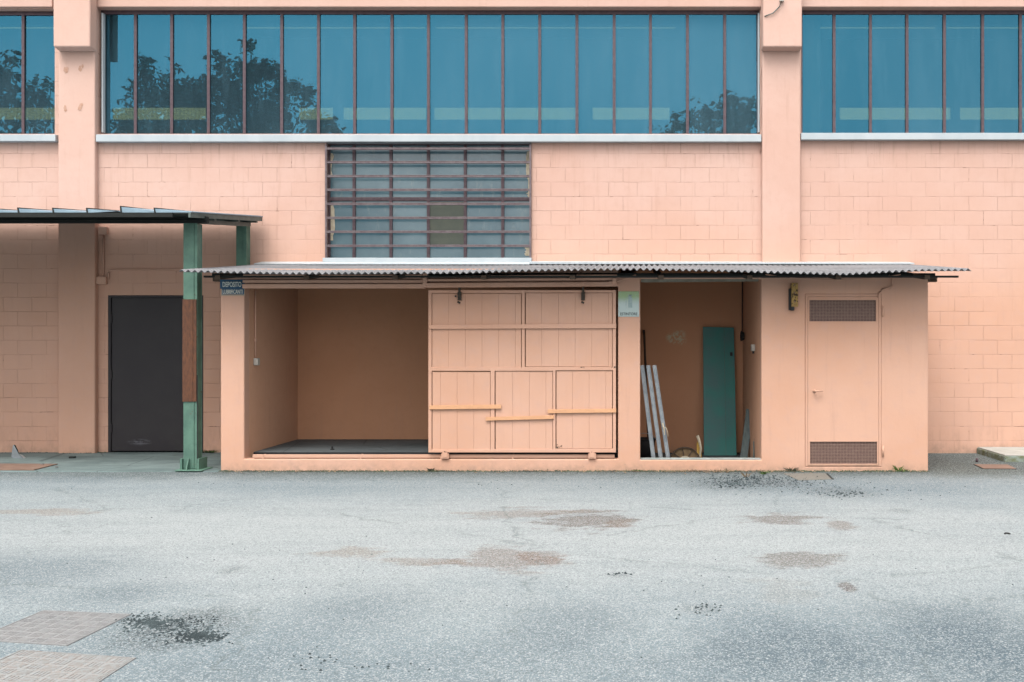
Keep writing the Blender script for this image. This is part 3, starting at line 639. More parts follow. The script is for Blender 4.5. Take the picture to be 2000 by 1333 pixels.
bat(839, 979, 792, 790.5, 8, 'orange batten across the left lower panel'); bat(949, 1082, 815, 811.5, 7, 'orange batten across the middle lower panel'); bat(1070, 1203.5, 800, 798.5, 7.5, 'orange batten across the right lower panel')
for px in (898, 1139):
    q = dX(px); hg = MB().box(q - .022, q + .022, DY - .03, DY - .002, dZ(587), dZ(571)).box(q - .013, q + .013, DY - .03, DY - .012, dZ(571), dZ(560)).tube([(q - .02, DY - .04, dZ(590)), (q + .012, DY - .04, dZ(593))], .012)
    hg.tube([(q, DY - .02, dZ(578)), (q, DY - .045, dZ(578))], .02, 10)
    hg.build('hanger', simple('greasy_iron', (.07, .05, .03), (.03, .025, .02), .7, sc=40) if 'greasy_iron' not in bpy.data.materials else bpy.data.materials['greasy_iron'], dr, bevel=.003)
MB().tube([(dX(890), DY - .002, dZ(579)), (dX(890), DY - .012, dZ(579))], .011, 8).build('bolt', 'darkrub', dr)
for px in (869, 1156.5):
    q = dX(px); MB().box(q - .046, q + .046, DY - .008, DY + .03, dZ(896.5), dZ(886.3)).box(q - .03, q + .03, DY - .014, DY - .008, dZ(894), dZ(884)).build('guide_bracket', 'paint', dr, bevel=.004)
# rotten lower corners of the planks
for (px, py, n0, sx, sz) in ((1087, 876, 7, 10, 9), (1190, 718, 4, 14, 2), (1130, 719, 3, 14, 2), (868, 884, 4, 10, 2), (1150, 884, 3, 12, 2)):
    mb = MB()
    for k in range(n0):
        a, b = px + random.uniform(-1, sx), py - random.uniform(0, sz) * (1 - k / n0); r = random.uniform(.5, 1.6)
        k0 = 7; cx, cz = dX(a), dZ(b)
        mb.poly([(cx + r * DY / F * 1.5 * math.cos(t * math.tau / k0) * random.uniform(.6, 1.3), DY - .0015 - .0003 * k, cz + r * DY / F * math.sin(t * math.tau / k0) * random.uniform(.5, 1.2)) for t in range(k0)], tuple(range(k0))[::-1])
    mb.build('worn_edge', wood, dr)

# --- plant-room door with two grilles
VY = FY - .001
fr = MB().grid((vd[0] + .001, vd[1] - .001), (vd[2] + .004, vd[3] - .001), [(vd[0] + .028, vd[1] - .028, vd[2] + .01, vd[3] - .028)], VY, FY + .06).build('door_frame', 'plaster', sh, bevel=.003)
gh = [(X(1580, FY), X(1712, FY), Z(629, FY), Z(585.5, FY)), (X(1581, FY), X(1714, FY), Z(907, FY), Z(862, FY))]
vdo = MB().grid((vd[0] + .031, vd[1] - .031), (vd[2] + .014, vd[3] - .031), gh, FY + .0, FY + .04).build('door', 'plaster', sh, bevel=.001)
for (a, b, c_, d2) in gh:
    gr = MB().box(a + .001, b - .001, FY + .030, FY + .035, c_ + .001, d2 - .001).build('grille', 'mesh_back', vdo)
    mb = MB(); k = 0; x_ = a + .001
    while x_ < b: mb.box(x_, x_ + .0048, FY + .012, FY + .018, c_, d2); x_ += .0178
    z_ = c_ + .001
    while z_ < d2: mb.box(a, b, FY + .0085, FY + .0115, z_, z_ + .006); z_ += .0178
    mb.build('mesh', 'mesh', gr)
    MB().grid((a - .008, b + .008), (c_ - .008, d2 + .008), [(a + .006, b - .006, c_ + .006, d2 - .006)], FY - .003, FY + .0015).build('surround', 'plaster', gr)
hx, hz = X(1590, FY), Z(764, FY)
MB().tube([(hx, FY + .005, hz), (hx, FY - .05, hz), (hx + .012, FY - .055, hz), (hx + .095, FY - .055, hz + .004)], .0095).tube([(hx, FY + .004, hz), (hx, FY - .006, hz)], .022, 12).build('handle', 'paint', vdo, smooth=True)
for (a, b) in ((619, 598), (892, 871)): MB().tube([(X(1724, FY), FY - .012, Z(a, FY)), (X(1724, FY), FY - .012, Z(b, FY))], .012).build('hinge', 'plaster', vdo, smooth=True)
# conduit from the eave to the plant-room door
MB().tube([(X(1736, FY), FY - .0, Z(538, FY)), (X(1742, FY), FY - .018, Z(545, FY)), (X(1742, FY), FY - .02, Z(557, FY)), (X(1736, FY), FY - .02, Z(563, FY)), (X(1722, FY), FY - .02, Z(566, FY)), (X(1717, FY), FY - .02, Z(572, FY)), (X(1715, FY), FY - .012, Z(582, FY))], .011).build('conduit', 'plaster', sh, smooth=True)
MB().tube([(X(q, 11.36), 11.36, Z(536 + 11 * (1 - ((q - 1628) / 135) ** 2), 11.36)) for q in range(1495, 1765, 12)], .007, 6).build('cable', 'plaster', sh, smooth=True)
MB().tube([(X(1190, 11.33), 11.33, Z(551, 11.33)), (X(1204, 11.33), 11.33, Z(551, 11.33)), (X(1222, 11.34), 11.34, Z(545, 11.34)), (X(1242, 11.36), 11.36, Z(537, 11.36))], .009, 6).build('cable', 'plaster', sh, smooth=True)
MB().box(X(1196, 11.33), X(1204, 11.33), 11.31, 11.35, Z(554, 11.33), Z(544, 11.33)).build('cable_clip', 'plaster', sh, bevel=.004)
# switch drop on the left wall of the bay, switch and cable in the recess
cy = bay[0] * F / (497 - CX); xw = bay[0] + .012
cdt = MB().tube([(xw, cy, 2.35), (xw, cy, Z(702, cy))], .010).tube([(xw, cy, Z(668, cy)), (xw, cy, Z(662, cy))], .016).build('conduit', 'paint', sh, smooth=True)
MB().box(bay[0] + .001, bay[0] + .055, cy - .04, cy + .04, Z(714, cy), Z(700, cy)).build('switch_box', 'switch', cdt, bevel=.008)
cy = rec[1] * F / (1474 - CX)
sw = MB().box(rec[1] - .045, rec[1] + .001, cy - .045, cy + .045, Z(686, cy), Z(673, cy)).build('switch_box', 'switch', sh, bevel=.006)
MB().tube([(rec[1] - .02, cy, Z(686, cy)), (rec[1] - .018, cy, Z(691, cy))], .012).build('cable_gland', 'darkrub', sw)
cy = 12.9
mb = MB()
for k in range(4):
    mb.tube([(rec[1] - .03 - .012 * k, cy + .055 * math.cos(t / 10 * math.tau), Z(657, cy) + (.05 + .006 * k) * math.sin(t / 10 * math.tau)) for t in range(11)], .007, 6)
mb.build('cable_coil', 'darkrub', sh, smooth=True)
MB().tube([(rec[1] - .012, 13.2, 2.5), (rec[1] - .014, 13.2, 1.7), (rec[1] - .03, 12.95, 1.66)], .01, 6).build('cable', 'mesh_back', sh, smooth=True)
# old paint splash on the recess back wall: one smear mesh with a ragged outline, cut by a noise mask
def splash():
    n = N('old_paint_splash'); k = n.ramp(n.noise(16, 6, .8), .49, .54)
    x, y, z = n.sep(); cx_, cz_0 = X(1320, iy1), Z(660, iy1)
    d = n.m_('SQRT', n.m_('ADD', n.m_('POWER', n.m_('DIVIDE', n.m_('SUBTRACT', x, cx_), .22), 2), n.m_('POWER', n.m_('DIVIDE', n.m_('SUBTRACT', z, cz_0), .19), 2)))
    k = n.m_('MULTIPLY', n.ramp(n.m_('ADD', d, n.m_('MULTIPLY', n.noise(6, 4), .8)), 1.15, .75), n.m_('MULTIPLY', k, .95))
    a_, b_ = (.672, .352, .208), (.616, .312, .176)  # repeats the painted shade tone of the inner walls around the splash
    c = n.mix(n.ramp(n.noise(.7, 6, .6), .3, .72), a_, b_)
    return n.fin(n.mix(k, c, (.62, .55, .38)), .9, n.bump(n.noise(140, 6, .65), .35, .0015), spec=.25)
MB().box(rec[0] + .05, rec[0] + .85, iy1 - .0325, iy1 - .0303, .9, 2.1).build('patched_plaster', splash(), sh)
# bolts left standing in the bay floor
for (px, py) in ((713, 857), (649, 879)):
    a, b = G(px, py, .2); MB().tube([(a, b, .2), (a, b, .245)], .011, 8).tube([(a, b, .2), (a, b, .212)], .026, 6).build('floor_bolt', 'darkrub', sh)

# ================================================================ signs and wall fittings
SYY = FY - .012
s1 = thing('wall_sign', 'small blue enamel sign reading DEPOSITO LUBRIFICANTI on the left corner of the shed', 'sign', (X(454, SYY), SYY, Z(562, SYY)))
a, b = X(430, SYY), X(478.5, SYY)
def bent(z0, z1, xa, xb, mat, nm, dy=0):
    mb = MB(); k = 10
    P = []
    for i in range(k + 1):
        t = i / k; x = xa + (xb - xa) * t; y = SYY - dy - .004 * (1 - math.sin(math.pi * t))
        P.append((x, y))
    for i in range(k):
        (x0_, y0_), (x1_, y1_) = P[i], P[i + 1]
        mb.hexa([(x0_, y0_, z0), (x1_, y1_, z0), (x1_, y1_ + .003, z0), (x0_, y0_ + .003, z0), (x0_, y0_, z1), (x1_, y1_, z1), (x1_, y1_ + .003, z1), (x0_, y0_ + .003, z1)])
    return mb.build(nm, mat, s1)
zm = Z(564.5, SYY)
bent(zm, Z(546.5, SYY), a, b, 'blue', 'sign_plate'); bent(Z(578, SYY), zm - .0005, a + .014, b - .002, 'signpale', 'sign_plate')
text('DEPOSITO', 'lettering', 'letter', X(454, SYY), SYY - .009, Z(556, SYY), .225, .062, s1, .003)
bent(Z(575.5, SYY), zm - .001, a + .026, b - .010, 'blue', 'sign_band', .004)
text('LUBRIFICANTI', 'lettering', 'bluelet', X(455.5, SYY), SYY - .013, Z(570.3, SYY), .238, .050, s1, .002)

s2 = thing('extinguisher_sign', 'faded green and white fire extinguisher sign on the pillar beside the plank door', 'sign', (X(1228, SYY), SYY, Z(595, SYY)))
MB().box(X(1207.5, SYY), X(1248.5, SYY), SYY + .003, SYY + .007, Z(619, SYY), Z(569.5, SYY)).build('sign_plate', 'signbg', s2, bevel=.001)
text('ESTINTORE', 'lettering', 'ink', X(1228, SYY), SYY + .002, Z(613.6, SYY), .205, .034, s2, .001)
ic = MB(); ixx, izz = X(1231, SYY), Z(590, SYY)
ic.tube([(ixx, SYY + .003, izz - .07), (ixx, SYY + .003, izz + .035), (ixx, SYY + .003, izz + .055)], .024, 12)
ic.box(ixx - .012, ixx + .012, SYY + .0015, SYY + .0035, izz + .05, izz + .085).box(ixx - .028, ixx + .03, SYY + .0015, SYY + .003, izz + .075, izz + .085)
ic.tube([(ixx - .012, SYY + .001, izz + .07), (ixx - .04, SYY + .001, izz + .05), (ixx - .05, SYY + .001, izz), (ixx - .052, SYY + .001, izz - .05)], .004, 6)
for i in range(len(ic.v)):
    q = ic.v[i]; ic.v[i] = (q[0], SYY + .003 - max(0, (SYY + .003 - q[1])) * .05 - .0005, q[2])
ic.build('pictogram', 'icon', s2)
sc_ = MB()
for (u, v) in ((1209.5, 572), (1246.5, 572), (1209.5, 609), (1246.5, 617)): sc_.tube([(X(u, SYY), SYY + .003, Z(v, SYY)), (X(u, SYY), SYY - .001, Z(v, SYY))], .004, 6)
sc_.build('screw', 'metal', s2)

wb = thing('wall_bracket', 'rusty yellow steel latch bracket fixed to the shed wall near the eave', 'bracket', (X(1550, 11.36), FY, Z(578, 11.36)))
MB().box(X(1546, 11.33), X(1558.5, 11.33), 11.325, 11.335, Z(599.5, 11.33), Z(553, 11.33)).box(X(1546, 11.33), X(1547.2, 11.33), 11.335, FY - .001, Z(600, 11.36), Z(553.5, 11.36)).build('yellow_plate', 'rusty_yellow', wb, bevel=.002)
MB().box(X(1541, 11.38), X(1546.5, 11.38), 11.36, FY - .001, Z(606, 11.38), Z(564, 11.38)).box(X(1545, 11.36), X(1551, 11.36), 11.34, FY - .001, Z(607, 11.38), Z(599, 11.38)).build('back_plate', 'darkrub', wb, bevel=.003)
sw2 = MB()
for vv in (557, 572, 590): sw2.tube([(X(1552, 11.32), 11.326, Z(vv, 11.32)), (X(1552, 11.32), 11.316, Z(vv, 11.32))], .011, 6)
sw2.build('bolt_heads', 'rust', wb)

# ================================================================ things kept in the recess
def lean(name, p0, p1, wd, th, mat, label, cat, flange=True, group=None, up=(0, -1, 0)):
    t = thing(name, label, cat, p0, group)
    body = MB().beam(p0, p1, wd, th, up).build('web', mat, t, bevel=.002)
    if flange:
        d = (Vector(p1) - Vector(p0)).normalized(); s_ = d.cross(Vector(up)).normalized()
        for sgn in (-1, 1):
            o_ = s_ * (wd / 2) * sgn + Vector((0, -.012, 0))
            MB().beam(Vector(p0) + o_, Vector(p1) + o_, .005, .028, up).build('flange', mat, t)
    return t
for i, (bx, tx, yy, lab) in enumerate(((1278, 1254, 11.66, 'grey steel profile leaning against the pillar in the recess, nearest the pillar'),
                                       (1292.5, 1266, 11.68, 'grey steel profile leaning in the recess, between its two neighbours'),
                                       (1307, 1278, 11.70, 'grey steel profile leaning in the recess, farthest from the pillar'))):
    # feet stand on the recess floor a little inside the sill
    tz = Z(714, yy); lean('steel_profile', (X(bx + .6, yy), yy, .012), (X(tx, yy), yy + .02, tz), .043, .02, 'galv', lab, 'metal profile', True, 'steel profiles leaning in the recess')
t = thing('torn_tape', 'strip of torn white plastic hanging from the outermost steel profile', 'tape', (X(1306, 11.66), 11.66, Z(840, 11.66)))
MB().tube([(X(1294, 11.65), 11.65, Z(827, 11.65)), (X(1297, 11.64), 11.64, Z(838, 11.64)), (X(1298, 11.64), 11.64, Z(850, 11.64))], .012, 6, .005).build('ribbon', 'cream', t)
MB().tube([(X(1297, 11.64), 11.64, Z(836, 11.64)), (X(1301, 11.63), 11.63, Z(836, 11.63)), (X(1304, 11.62), 11.62, Z(845, 11.62)), (X(1305, 11.63), 11.63, Z(853, 11.63))], .006, 6, .003).build('loose_end', 'cream', t)
t = thing('wooden_pole', 'thin dark wooden pole leaning in the recess behind the steel profiles', 'pole', (X(1267, 12.6), 12.6, .012))
MB().tube([(X(1268, 12.4), 12.4, .012), (X(1258, 13.2), 13.2, Z(650, 13.2))], .016, 8).build('shaft', wood, t, smooth=True)
MB().tube([(X(1258, 13.2) - .001, 13.2, Z(650, 13.2)), (X(1258, 13.2) - .006, 13.215, Z(646, 13.2))], .019, 8).build('cap', 'darkrub', t, smooth=True)

t = thing('green_panel', 'tall flat teal green panel leaning upright on the back wall of the recess', 'panel', (X(1405, 13), 12.9, .012))
a, b = X(1374, 13.0), X(1437.5, 13.0)
MB().hexa([(a, 12.93, .012), (b, 12.93, .012), (b, 12.96, .012), (a, 12.96, .012), (a + .01, 13.21, 1.775), (b - .004, 13.21, 1.765), (b - .004, 13.24, 1.765), (a + .01, 13.24, 1.775)]).build('sheet', 'dkgreen', t, bevel=.003)
MB().hexa([(a + .30, 12.926, .012), (a + .304, 12.926, .012), (a + .304, 12.93, .012), (a + .30, 12.93, .012), (a + .302, 13.207, 1.77), (a + .306, 13.207, 1.77), (a + .306, 13.211, 1.77), (a + .302, 13.211, 1.77)]).build('seam', 'trim', t)
MB().box(b - .065, b - .035, 13.12, 13.165, 1.37, 1.42).build('catch', 'darkrub', t)

t = thing('leaning_board', 'taller of two grey boards, tilted against the right wall of the recess', 'board', (X(1458, 12.3), 12.2, .012), 'grey boards against the recess wall')
MB().beam((X(1452, 12.4), 12.4, .012), (X(1464.5, 12.6), 12.6, Z(800, 12.6)), .095, .02, (0, -1, .2)).build('plank', 'board', t, bevel=.002)
MB().beam((X(1446, 12.42), 12.418, .012), (X(1459, 12.62), 12.618, Z(803, 12.62)), .012, .026, (0, -1, .2)).build('edge_strip', 'trim', t)
t = thing('leaning_board', 'shorter of two grey boards, upright beside the right wall of the recess', 'board', (X(1474, 12.0), 12.0, .012), 'grey boards against the recess wall')
MB().hexa([(X(1470, 12), 12.0, .012), (X(1478, 12), 12.0, .012), (X(1478, 12), 12.02, .012), (X(1470, 12), 12.02, .012), (X(1474, 12.1), 12.1, Z(841, 12.1)), (X(1481, 12.1), 12.1, Z(846, 12.1)), (X(1481, 12.1), 12.12, Z(846, 12.1)), (X(1474, 12.1), 12.12, Z(841, 12.1))]).build('plank', 'board', t, bevel=.002)
MB().box(X(1471, 12), X(1473, 12), 11.985, 11.999, .02, .30).build('edge_strip', 'trim', t)

# half round wooden drum end lying upright
cy = 12.2; cx = X(1338, cy); cz = .012; r = 29 * cy / F
t = thing('broken_reel', 'half round dusty brown wooden reel end standing on the recess floor', 'reel', (cx, cy, 0))
ks = 18
def halfd(rr, y0, y1, hole=0, zo=0):
    mb = MB(); P = []
    for i in range(ks + 1):
        a_ = math.pi * i / ks; P.append((cx + rr * math.cos(a_), cz + zo + rr * .95 * math.sin(a_)))
    Q = [(cx + hole * math.cos(math.pi * i / ks), cz + zo + hole * math.sin(math.pi * i / ks)) for i in range(ks + 1)]
    for i in range(ks):
        (ax, az), (bx, bz), (qx, qz), (sx_, sz_) = P[i], P[i + 1], Q[i + 1], Q[i]
        mb.hexa([(sx_, y0, sz_), (ax, y0, az), (ax, y1, az), (sx_, y1, sz_), (qx, y0, qz), (bx, y0, bz), (bx, y1, bz), (qx, y1, qz)])
    return mb
halfd(r, cy, cy + .03, .045).build('disc', 'tan', t); halfd(r + .012, cy - .025, cy + .055, r - .004).build('rim', wood, t); halfd(.085, cy - .03, cy - .001, .04).build('hub', 'cream', t)
for aa in (25, 60, 100, 140): MB().beam((cx + .085 * math.cos(R(aa)), cy - .008, cz + .085 * math.sin(R(aa))), (cx + r * .97 * math.cos(R(aa)), cy - .008, cz + r * .9 * math.sin(R(aa))), .014, .012, (0, -1, 0)).build('spoke', wood, t)
t = thing('torn_carton', 'torn yellow and white carton standing between the reel and the green panel', 'carton', (X(1367, 12.3), 12.3, 0))
cy = 12.3
MB().poly([(X(q, cy), yy, Z(v, cy)) for (q, v, yy) in ((1361, 895, cy), (1371, 895, cy), (1370, 872, cy), (1367, 858, cy + .03), (1361, 866, cy + .02), (1361, 895, cy + .02), (1371, 895, cy + .02), (1370, 872, cy + .02), (1367, 858, cy + .05), (1361, 866, cy + .04))],
          (0, 1, 2, 3, 4), (9, 8, 7, 6, 5), (0, 5, 6, 1), (1, 6, 7, 2), (2, 7, 8, 3), (3, 8, 9, 4), (4, 9, 5, 0)).build('side', 'yellow', t)
MB().tube([(X(1362, 12.27), 12.27, Z(851, 12.27)), (X(1366, 12.26), 12.26, Z(862, 12.26)), (X(1369, 12.25), 12.25, Z(876, 12.25)), (X(1367, 12.25), 12.25, Z(893, 12.25))], .022, 6, .012).build('flap', 'cream', t)
t = thing('black_bucket', 'black plastic tub in the dark left corner of the recess', 'bucket', (X(1250, 12.5), 12.5, .012))
mb = MB(); bx, by = X(1256, 12.5), 12.5
for (r0, z0_, r1, z1_) in ((.13, .012, .16, .27), (.17, .27, .17, .29)):
    P0 = [(bx + r0 * math.cos(i / 20 * math.tau), by + r0 * math.sin(i / 20 * math.tau), z0_) for i in range(20)]; P1 = [(bx + r1 * math.cos(i / 20 * math.tau), by + r1 * math.sin(i / 20 * math.tau), z1_) for i in range(20)]
    mb.poly(P0 + P1, *[(i, (i + 1) % 20, 20 + (i + 1) % 20, 20 + i) for i in range(20)], tuple(range(20))[::-1])
mb.build('tub', 'darkrub', t, smooth=True)
MB().tube([(bx + .165 * math.cos(R(a_)), by - .03, .27 + .09 * math.sin(R(a_))) for a_ in range(0, 181, 15)], .004, 6).build('bail_handle', 'metal', t, smooth=True)

# ================================================================ canopy
ca = thing('metal_canopy', 'low metal canopy on green posts over the dark door at the left', 'canopy', (-6, 12.2, 0))
CY0, CY1 = 11.05, 13.2
cz0 = Z(416, CY0); cz1 = Z(424.5, CY1)
def cz_(y, k=0): return cz0 + (cz1 - cz0) * (y - CY0) / (CY1 - CY0) + k
bounds = [-15.016 + .396 * k for k in range(20)] + [-7.096, -6.69, -6.295, -5.90, -5.507, -5.107]
hts = {-7.096: (.048, .012), -6.69: (.045, .010), -6.295: (.044, .0), -5.90: (.066, .02), -5.507: (.046, .016)}
MB().hexa([(-15.1, CY0, cz_(CY0, -.012)), (-5.107, CY0, cz_(CY0, -.012)), (-5.107, CY1, cz_(CY1, -.012)), (-15.1, CY1, cz_(CY1, -.012)), (-15.1, CY0, cz_(CY0, -.002)), (-5.107, CY0, cz_(CY0, -.002)), (-5.107, CY1, cz_(CY1, -.002)), (-15.1, CY1, cz_(CY1, -.002))]).build('roof_deck', 'under', ca)
for a, b in zip(bounds[:-1], bounds[1:]):
    h0, h1 = hts.get(a, (.046, .012))
    lo = .002 if abs(a + 6.295) > .01 else -.002
    rz = .02 if abs(a + 6.295) < .01 else 0     # one buckled sheet rises towards its neighbour
    sheet = MB().hexa([(a, CY0 - .01, cz_(CY0, lo)), (b, CY0 - .01, cz_(CY0, lo + rz)), (b, CY1, cz_(CY1, lo)), (a, CY1, cz_(CY1, lo)), (a, CY0 - .01, cz_(CY0, h0)), (b, CY0 - .01, cz_(CY0, h1 + rz * .6)), (b, CY1, cz_(CY1, .02)), (a, CY1, cz_(CY1, .028))]).build('roof_sheet', 'rib', ca)
    MB().hexa([(a - .004, CY0 - .016, cz_(CY0, -.01)), (a + .016, CY0 - .016, cz_(CY0, -.01)), (a + .016, CY1, cz_(CY1, -.002)), (a - .004, CY1, cz_(CY1, -.002)), (a - .012, CY0 - .016, cz_(CY0, h0 + .012)), (a + .002, CY0 - .016, cz_(CY0, h0 + .012)), (a + .002, CY1, cz_(CY1, .03)), (a - .012, CY1, cz_(CY1, .03))]).build('seam', 'black', sheet)
MB().hexa([(-15.1, CY0 - .014, cz_(CY0, -.06)), (-5.3, CY0 - .014, cz_(CY0, -.05)), (-5.3, CY0 + .02, cz_(CY0, -.05)), (-15.1, CY0 + .02, cz_(CY0, -.06)), (-15.1, CY0 - .014, cz_(CY0, .0)), (-5.3, CY0 - .014, cz_(CY0, .0)), (-5.3, CY0 + .02, cz_(CY0, .0)), (-15.1, CY0 + .02, cz_(CY0, .0))]).build('front_fascia', 'black', ca)
# right end trim following the slope
for (k0, k1, xo, mt, nm) in ((-.058, .0, .0, 'trim', 'end_trim'), (.001, .014, .012, 'rib', 'end_cap')):
    MB().hexa([(-5.112, CY0 - .02, cz_(CY0, k0)), (-5.085 + xo, CY0 - .02, cz_(CY0, k0)), (-5.085 + xo, CY1, cz_(CY1, k0)), (-5.112, CY1, cz_(CY1, k0)), (-5.112, CY0 - .02, cz_(CY0, k1)), (-5.085 + xo, CY0 - .02, cz_(CY0, k1)), (-5.085 + xo, CY1, cz_(CY1, k1)), (-5.112, CY1, cz_(CY1, k1))]).build(nm, mt, ca, bevel=.002)
for yy in (11.78, 12.5, 13.1): MB().box(-15.1, -5.12, yy - .03, yy + .03, cz_(yy, -.078), cz_(yy, -.014)).build('purlin', 'trim', ca, bevel=.003)
MB().box(-15.1, X(404, 11.40), 11.40, 11.46, Z(436, 11.40), Z(423, 11.40)).box(-15.1, X(404, 11.4), 11.385, 11.40, Z(430.5, 11.38), Z(429.3, 11.38)).build('front_beam', 'black', ca, bevel=.002)
MB().beam((-5.27, 11.47, Z(430, 11.5) - .02), (-5.27, 13.15, cz_(13.15, -.105)), .09, .05).build('rafter', 'trim', ca)
MB().beam((-9.4, 11.47, Z(430, 11.5) - .02), (-9.4, 13.15, cz_(13.15, -.105)), .09, .05).build('rafter', 'trim', ca)
PX0, PX1 = X(358, 11.40), X(384.5, 11.40)
ps = MB().box(PX0, PX0 + .128, 11.40, 11.42, .03, Z(436, 11.4)).box(PX0 + .128, PX1 + .0, 11.408, 11.428, .03, Z(436, 11.4)).box(PX0, PX1 - .001, 11.53, 11.548, .03, Z(436, 11.4)).box(PX0 + .004, PX0 + .024, 11.42, 11.53, .03, Z(436, 11.4)).box(PX1 - .024, PX1 - .006, 11.428, 11.53, .03, Z(436, 11.4))
post = ps.build('post', 'green', ca, bevel=.003); post['label'] = 'front green post with a rust brown middle'
MB().box(PX0 - .006, PX0 + .12, 11.388, 11.399, Z(785, 11.39), Z(585, 11.39)).box(PX0 + .12, PX1 - .004, 11.392, 11.407, Z(785, 11.39), Z(585, 11.39)).build('rusty_sleeve', 'rustpost', post, bevel=.002)
MB().tube([(PX1 + .006, 11.40, Z(733, 11.4)), (PX1 + .006, 11.40, Z(905, 11.4))], .005, 6).build('cable', 'darkrub', post)
bp = MB().box(X(344, 11.36), X(397, 11.36), 11.32, 11.62, .013, .026).build('base_plate', 'green', post, bevel=.003)
for (q, r_) in ((352, 356), (386, 389)): MB().box(X(q, 11.38), X(r_, 11.38), 11.37, 11.6, .026, Z(896, 11.4)).build('gusset', 'green', post, bevel=.002)
MB().hexa([(X(363, 11.34), 11.33, .026), (X(365, 11.34), 11.33, .026), (X(365, 11.34), 11.399, .026), (X(363, 11.34), 11.399, .026), (X(365, 11.34), 11.365, Z(896, 11.4)), (X(367, 11.34), 11.365, Z(896, 11.4)), (X(365, 11.34), 11.399, Z(896, 11.4)), (X(363, 11.34), 11.399, Z(896, 11.4))]).build('gusset', 'green', post)
BYP = 13.05
MB().box(X(461, BYP), X(481, BYP), BYP, BYP + .14, .2, Z(436, BYP)).box(X(475.5, BYP), X(482, BYP), BYP - .012, BYP - .001, .2, Z(436, BYP)).build('post', 'green', ca, bevel=.004)['label'] = 'rear green post against the wall behind the shed roof'
MB().box(-9.5, -9.36, 11.40, 11.54, .012, Z(436, 11.4)).build('post', 'green', ca, bevel=.004)

# ================================================================ things on the ground
t = thing('rusty_plate', 'large flat rust brown steel plate lying on the concrete at the left edge', 'steel plate', (-6.9, 11.8, .012))
A, B, C_, D = G(-160, 908), G(113, 909.5), G(66, 921.5), G(-200, 921)
MB().hexa([(C_[0], C_[1], .013), (B[0], B[1], .013), (A[0], A[1], .013), (D[0], D[1], .013), (C_[0], C_[1], .024), (B[0], B[1], .022), (A[0], A[1], .022), (D[0], D[1], .024)][:4][::1] + [(C_[0], C_[1], .024), (B[0], B[1], .022), (A[0], A[1], .022), (D[0], D[1], .024)]).build('plate', 'rust', t, bevel=.001)
mb = MB()
for (u, v) in ((-7.0, 11.62), (-7.35, 11.9)): mb.tube([(u, v, .022), (u, v, .032)], .02, 6)
mb.build('bolt_heads', 'metal', t)
# folded scrap of sheet metal, wedge shaped with a raised peak
t = thing('folded_sheet_metal', 'small folded scrap of pale sheet metal standing on the concrete near the wall', 'scrap metal', (X(35, 12.6), 12.6, .012))
sy = 12.6
def S(px, py, dy=0): return (X(px, sy + dy), sy + dy, Z(py, sy + dy))
sh1 = MB().poly([S(22, 892), S(27, 897.5), S(48, 899), S(37, 888), S(27, 869), S(25, 871)], (0, 1, 2, 3, 4, 5))
sh1.poly([S(22, 892, .012), S(27, 897.5, .012), S(48, 899, .012), S(37, 888, .012), S(27, 869, .012), S(25, 871, .012)], (5, 4, 3, 2, 1, 0)).build('front_fold', 'galv', t)
MB().poly([S(27, 869, .01), S(30, 869.5, .04), S(35, 879, .06), S(37, 888, .02), S(33, 884, .01)], (0, 1, 2, 3, 4)).build('back_fold', 'black', t)
MB().poly([S(37, 887, .02), S(44, 889, .12), S(53, 897, .06), S(49, 899, .0)], (0, 3, 2, 1)).build('side_fold', 'whitesill', t)
# concrete ramp slab on the right
t = thing('concrete_slab', 'raised mossy edged concrete slab against the wall at the right edge', 'concrete slab', (5.5, 12.8, 0))
mb = MB(); sx0, sy0, hgt = 4.905, 12.31, .088
MB().hexa([(sx0, sy0, -.01), (7.6, sy0, -.01), (7.6, WY - .003, -.01), (sx0, WY - .003, -.01), (sx0, sy0, hgt - .012), (7.6, sy0, hgt - .012), (7.6, WY - .003, hgt - .012), (sx0, WY - .003, hgt - .012)]).build('slab_body', 'slabside', t, bevel=.012)
for k in range(9):
    y0_ = sy0 + .004 + k * (WY - sy0 - .01) / 9
    mb.box(sx0 + .01, 7.59, y0_, y0_ + (WY - sy0 - .01) / 9 - .012, hgt - .011, hgt + .003)
mb.build('ribbed_top', 'slabtop', t, bevel=.003)
t = thing('drain_lid', 'small rust brown steel lid sunk in the asphalt before the concrete slab', 'drain lid', (5, 12, 0))
P = [G(1921, 916.5), G(1985, 917), G(1968, 909), G(1903, 908.5)]
MB().hexa([(p_[0], p_[1], -.005) for p_ in P] + [(p_[0], p_[1], .010) for p_ in P]).build('lid', 'rust', t, bevel=.002)
c0 = Vector((sum(p_[0] for p_ in P) / 4, sum(p_[1] for p_ in P) / 4, 0))
MB().hexa([tuple(c0 + (Vector((p_[0], p_[1], 0)) - c0) * 1.05 + Vector((0, 0, -.005))) for p_ in P] + [tuple(c0 + (Vector((p_[0], p_[1], 0)) - c0) * 1.05 + Vector((0, 0, .005))) for p_ in P]).build('rim', 'black', t)
t = thing('inspection_cover', 'flat brown concrete lid in the asphalt at the foot of the shed wall', 'inspection cover', (2, 11.1, 0))
P = [G(1560, 939), G(1624, 937), G(1612, 925.5), G(1530, 926)]
MB().hexa([(p_[0], p_[1], -.005) for p_ in P] + [(p_[0], p_[1], .006) for p_ in P]).build('lid', 'patch', t, bevel=.002)
MB().hexa([(P[1][0] + .004, P[1][1], -.004), (P[1][0] + .03, P[1][1], -.004), (P[2][0] + .03, P[2][1], -.004), (P[2][0] + .004, P[2][1], -.004), (P[1][0] + .004, P[1][1], .003), (P[1][0] + .03, P[1][1], .003), (P[2][0] + .03, P[2][1], .003), (P[2][0] + .004, P[2][1], .003)]).build('rim', 'black', t)
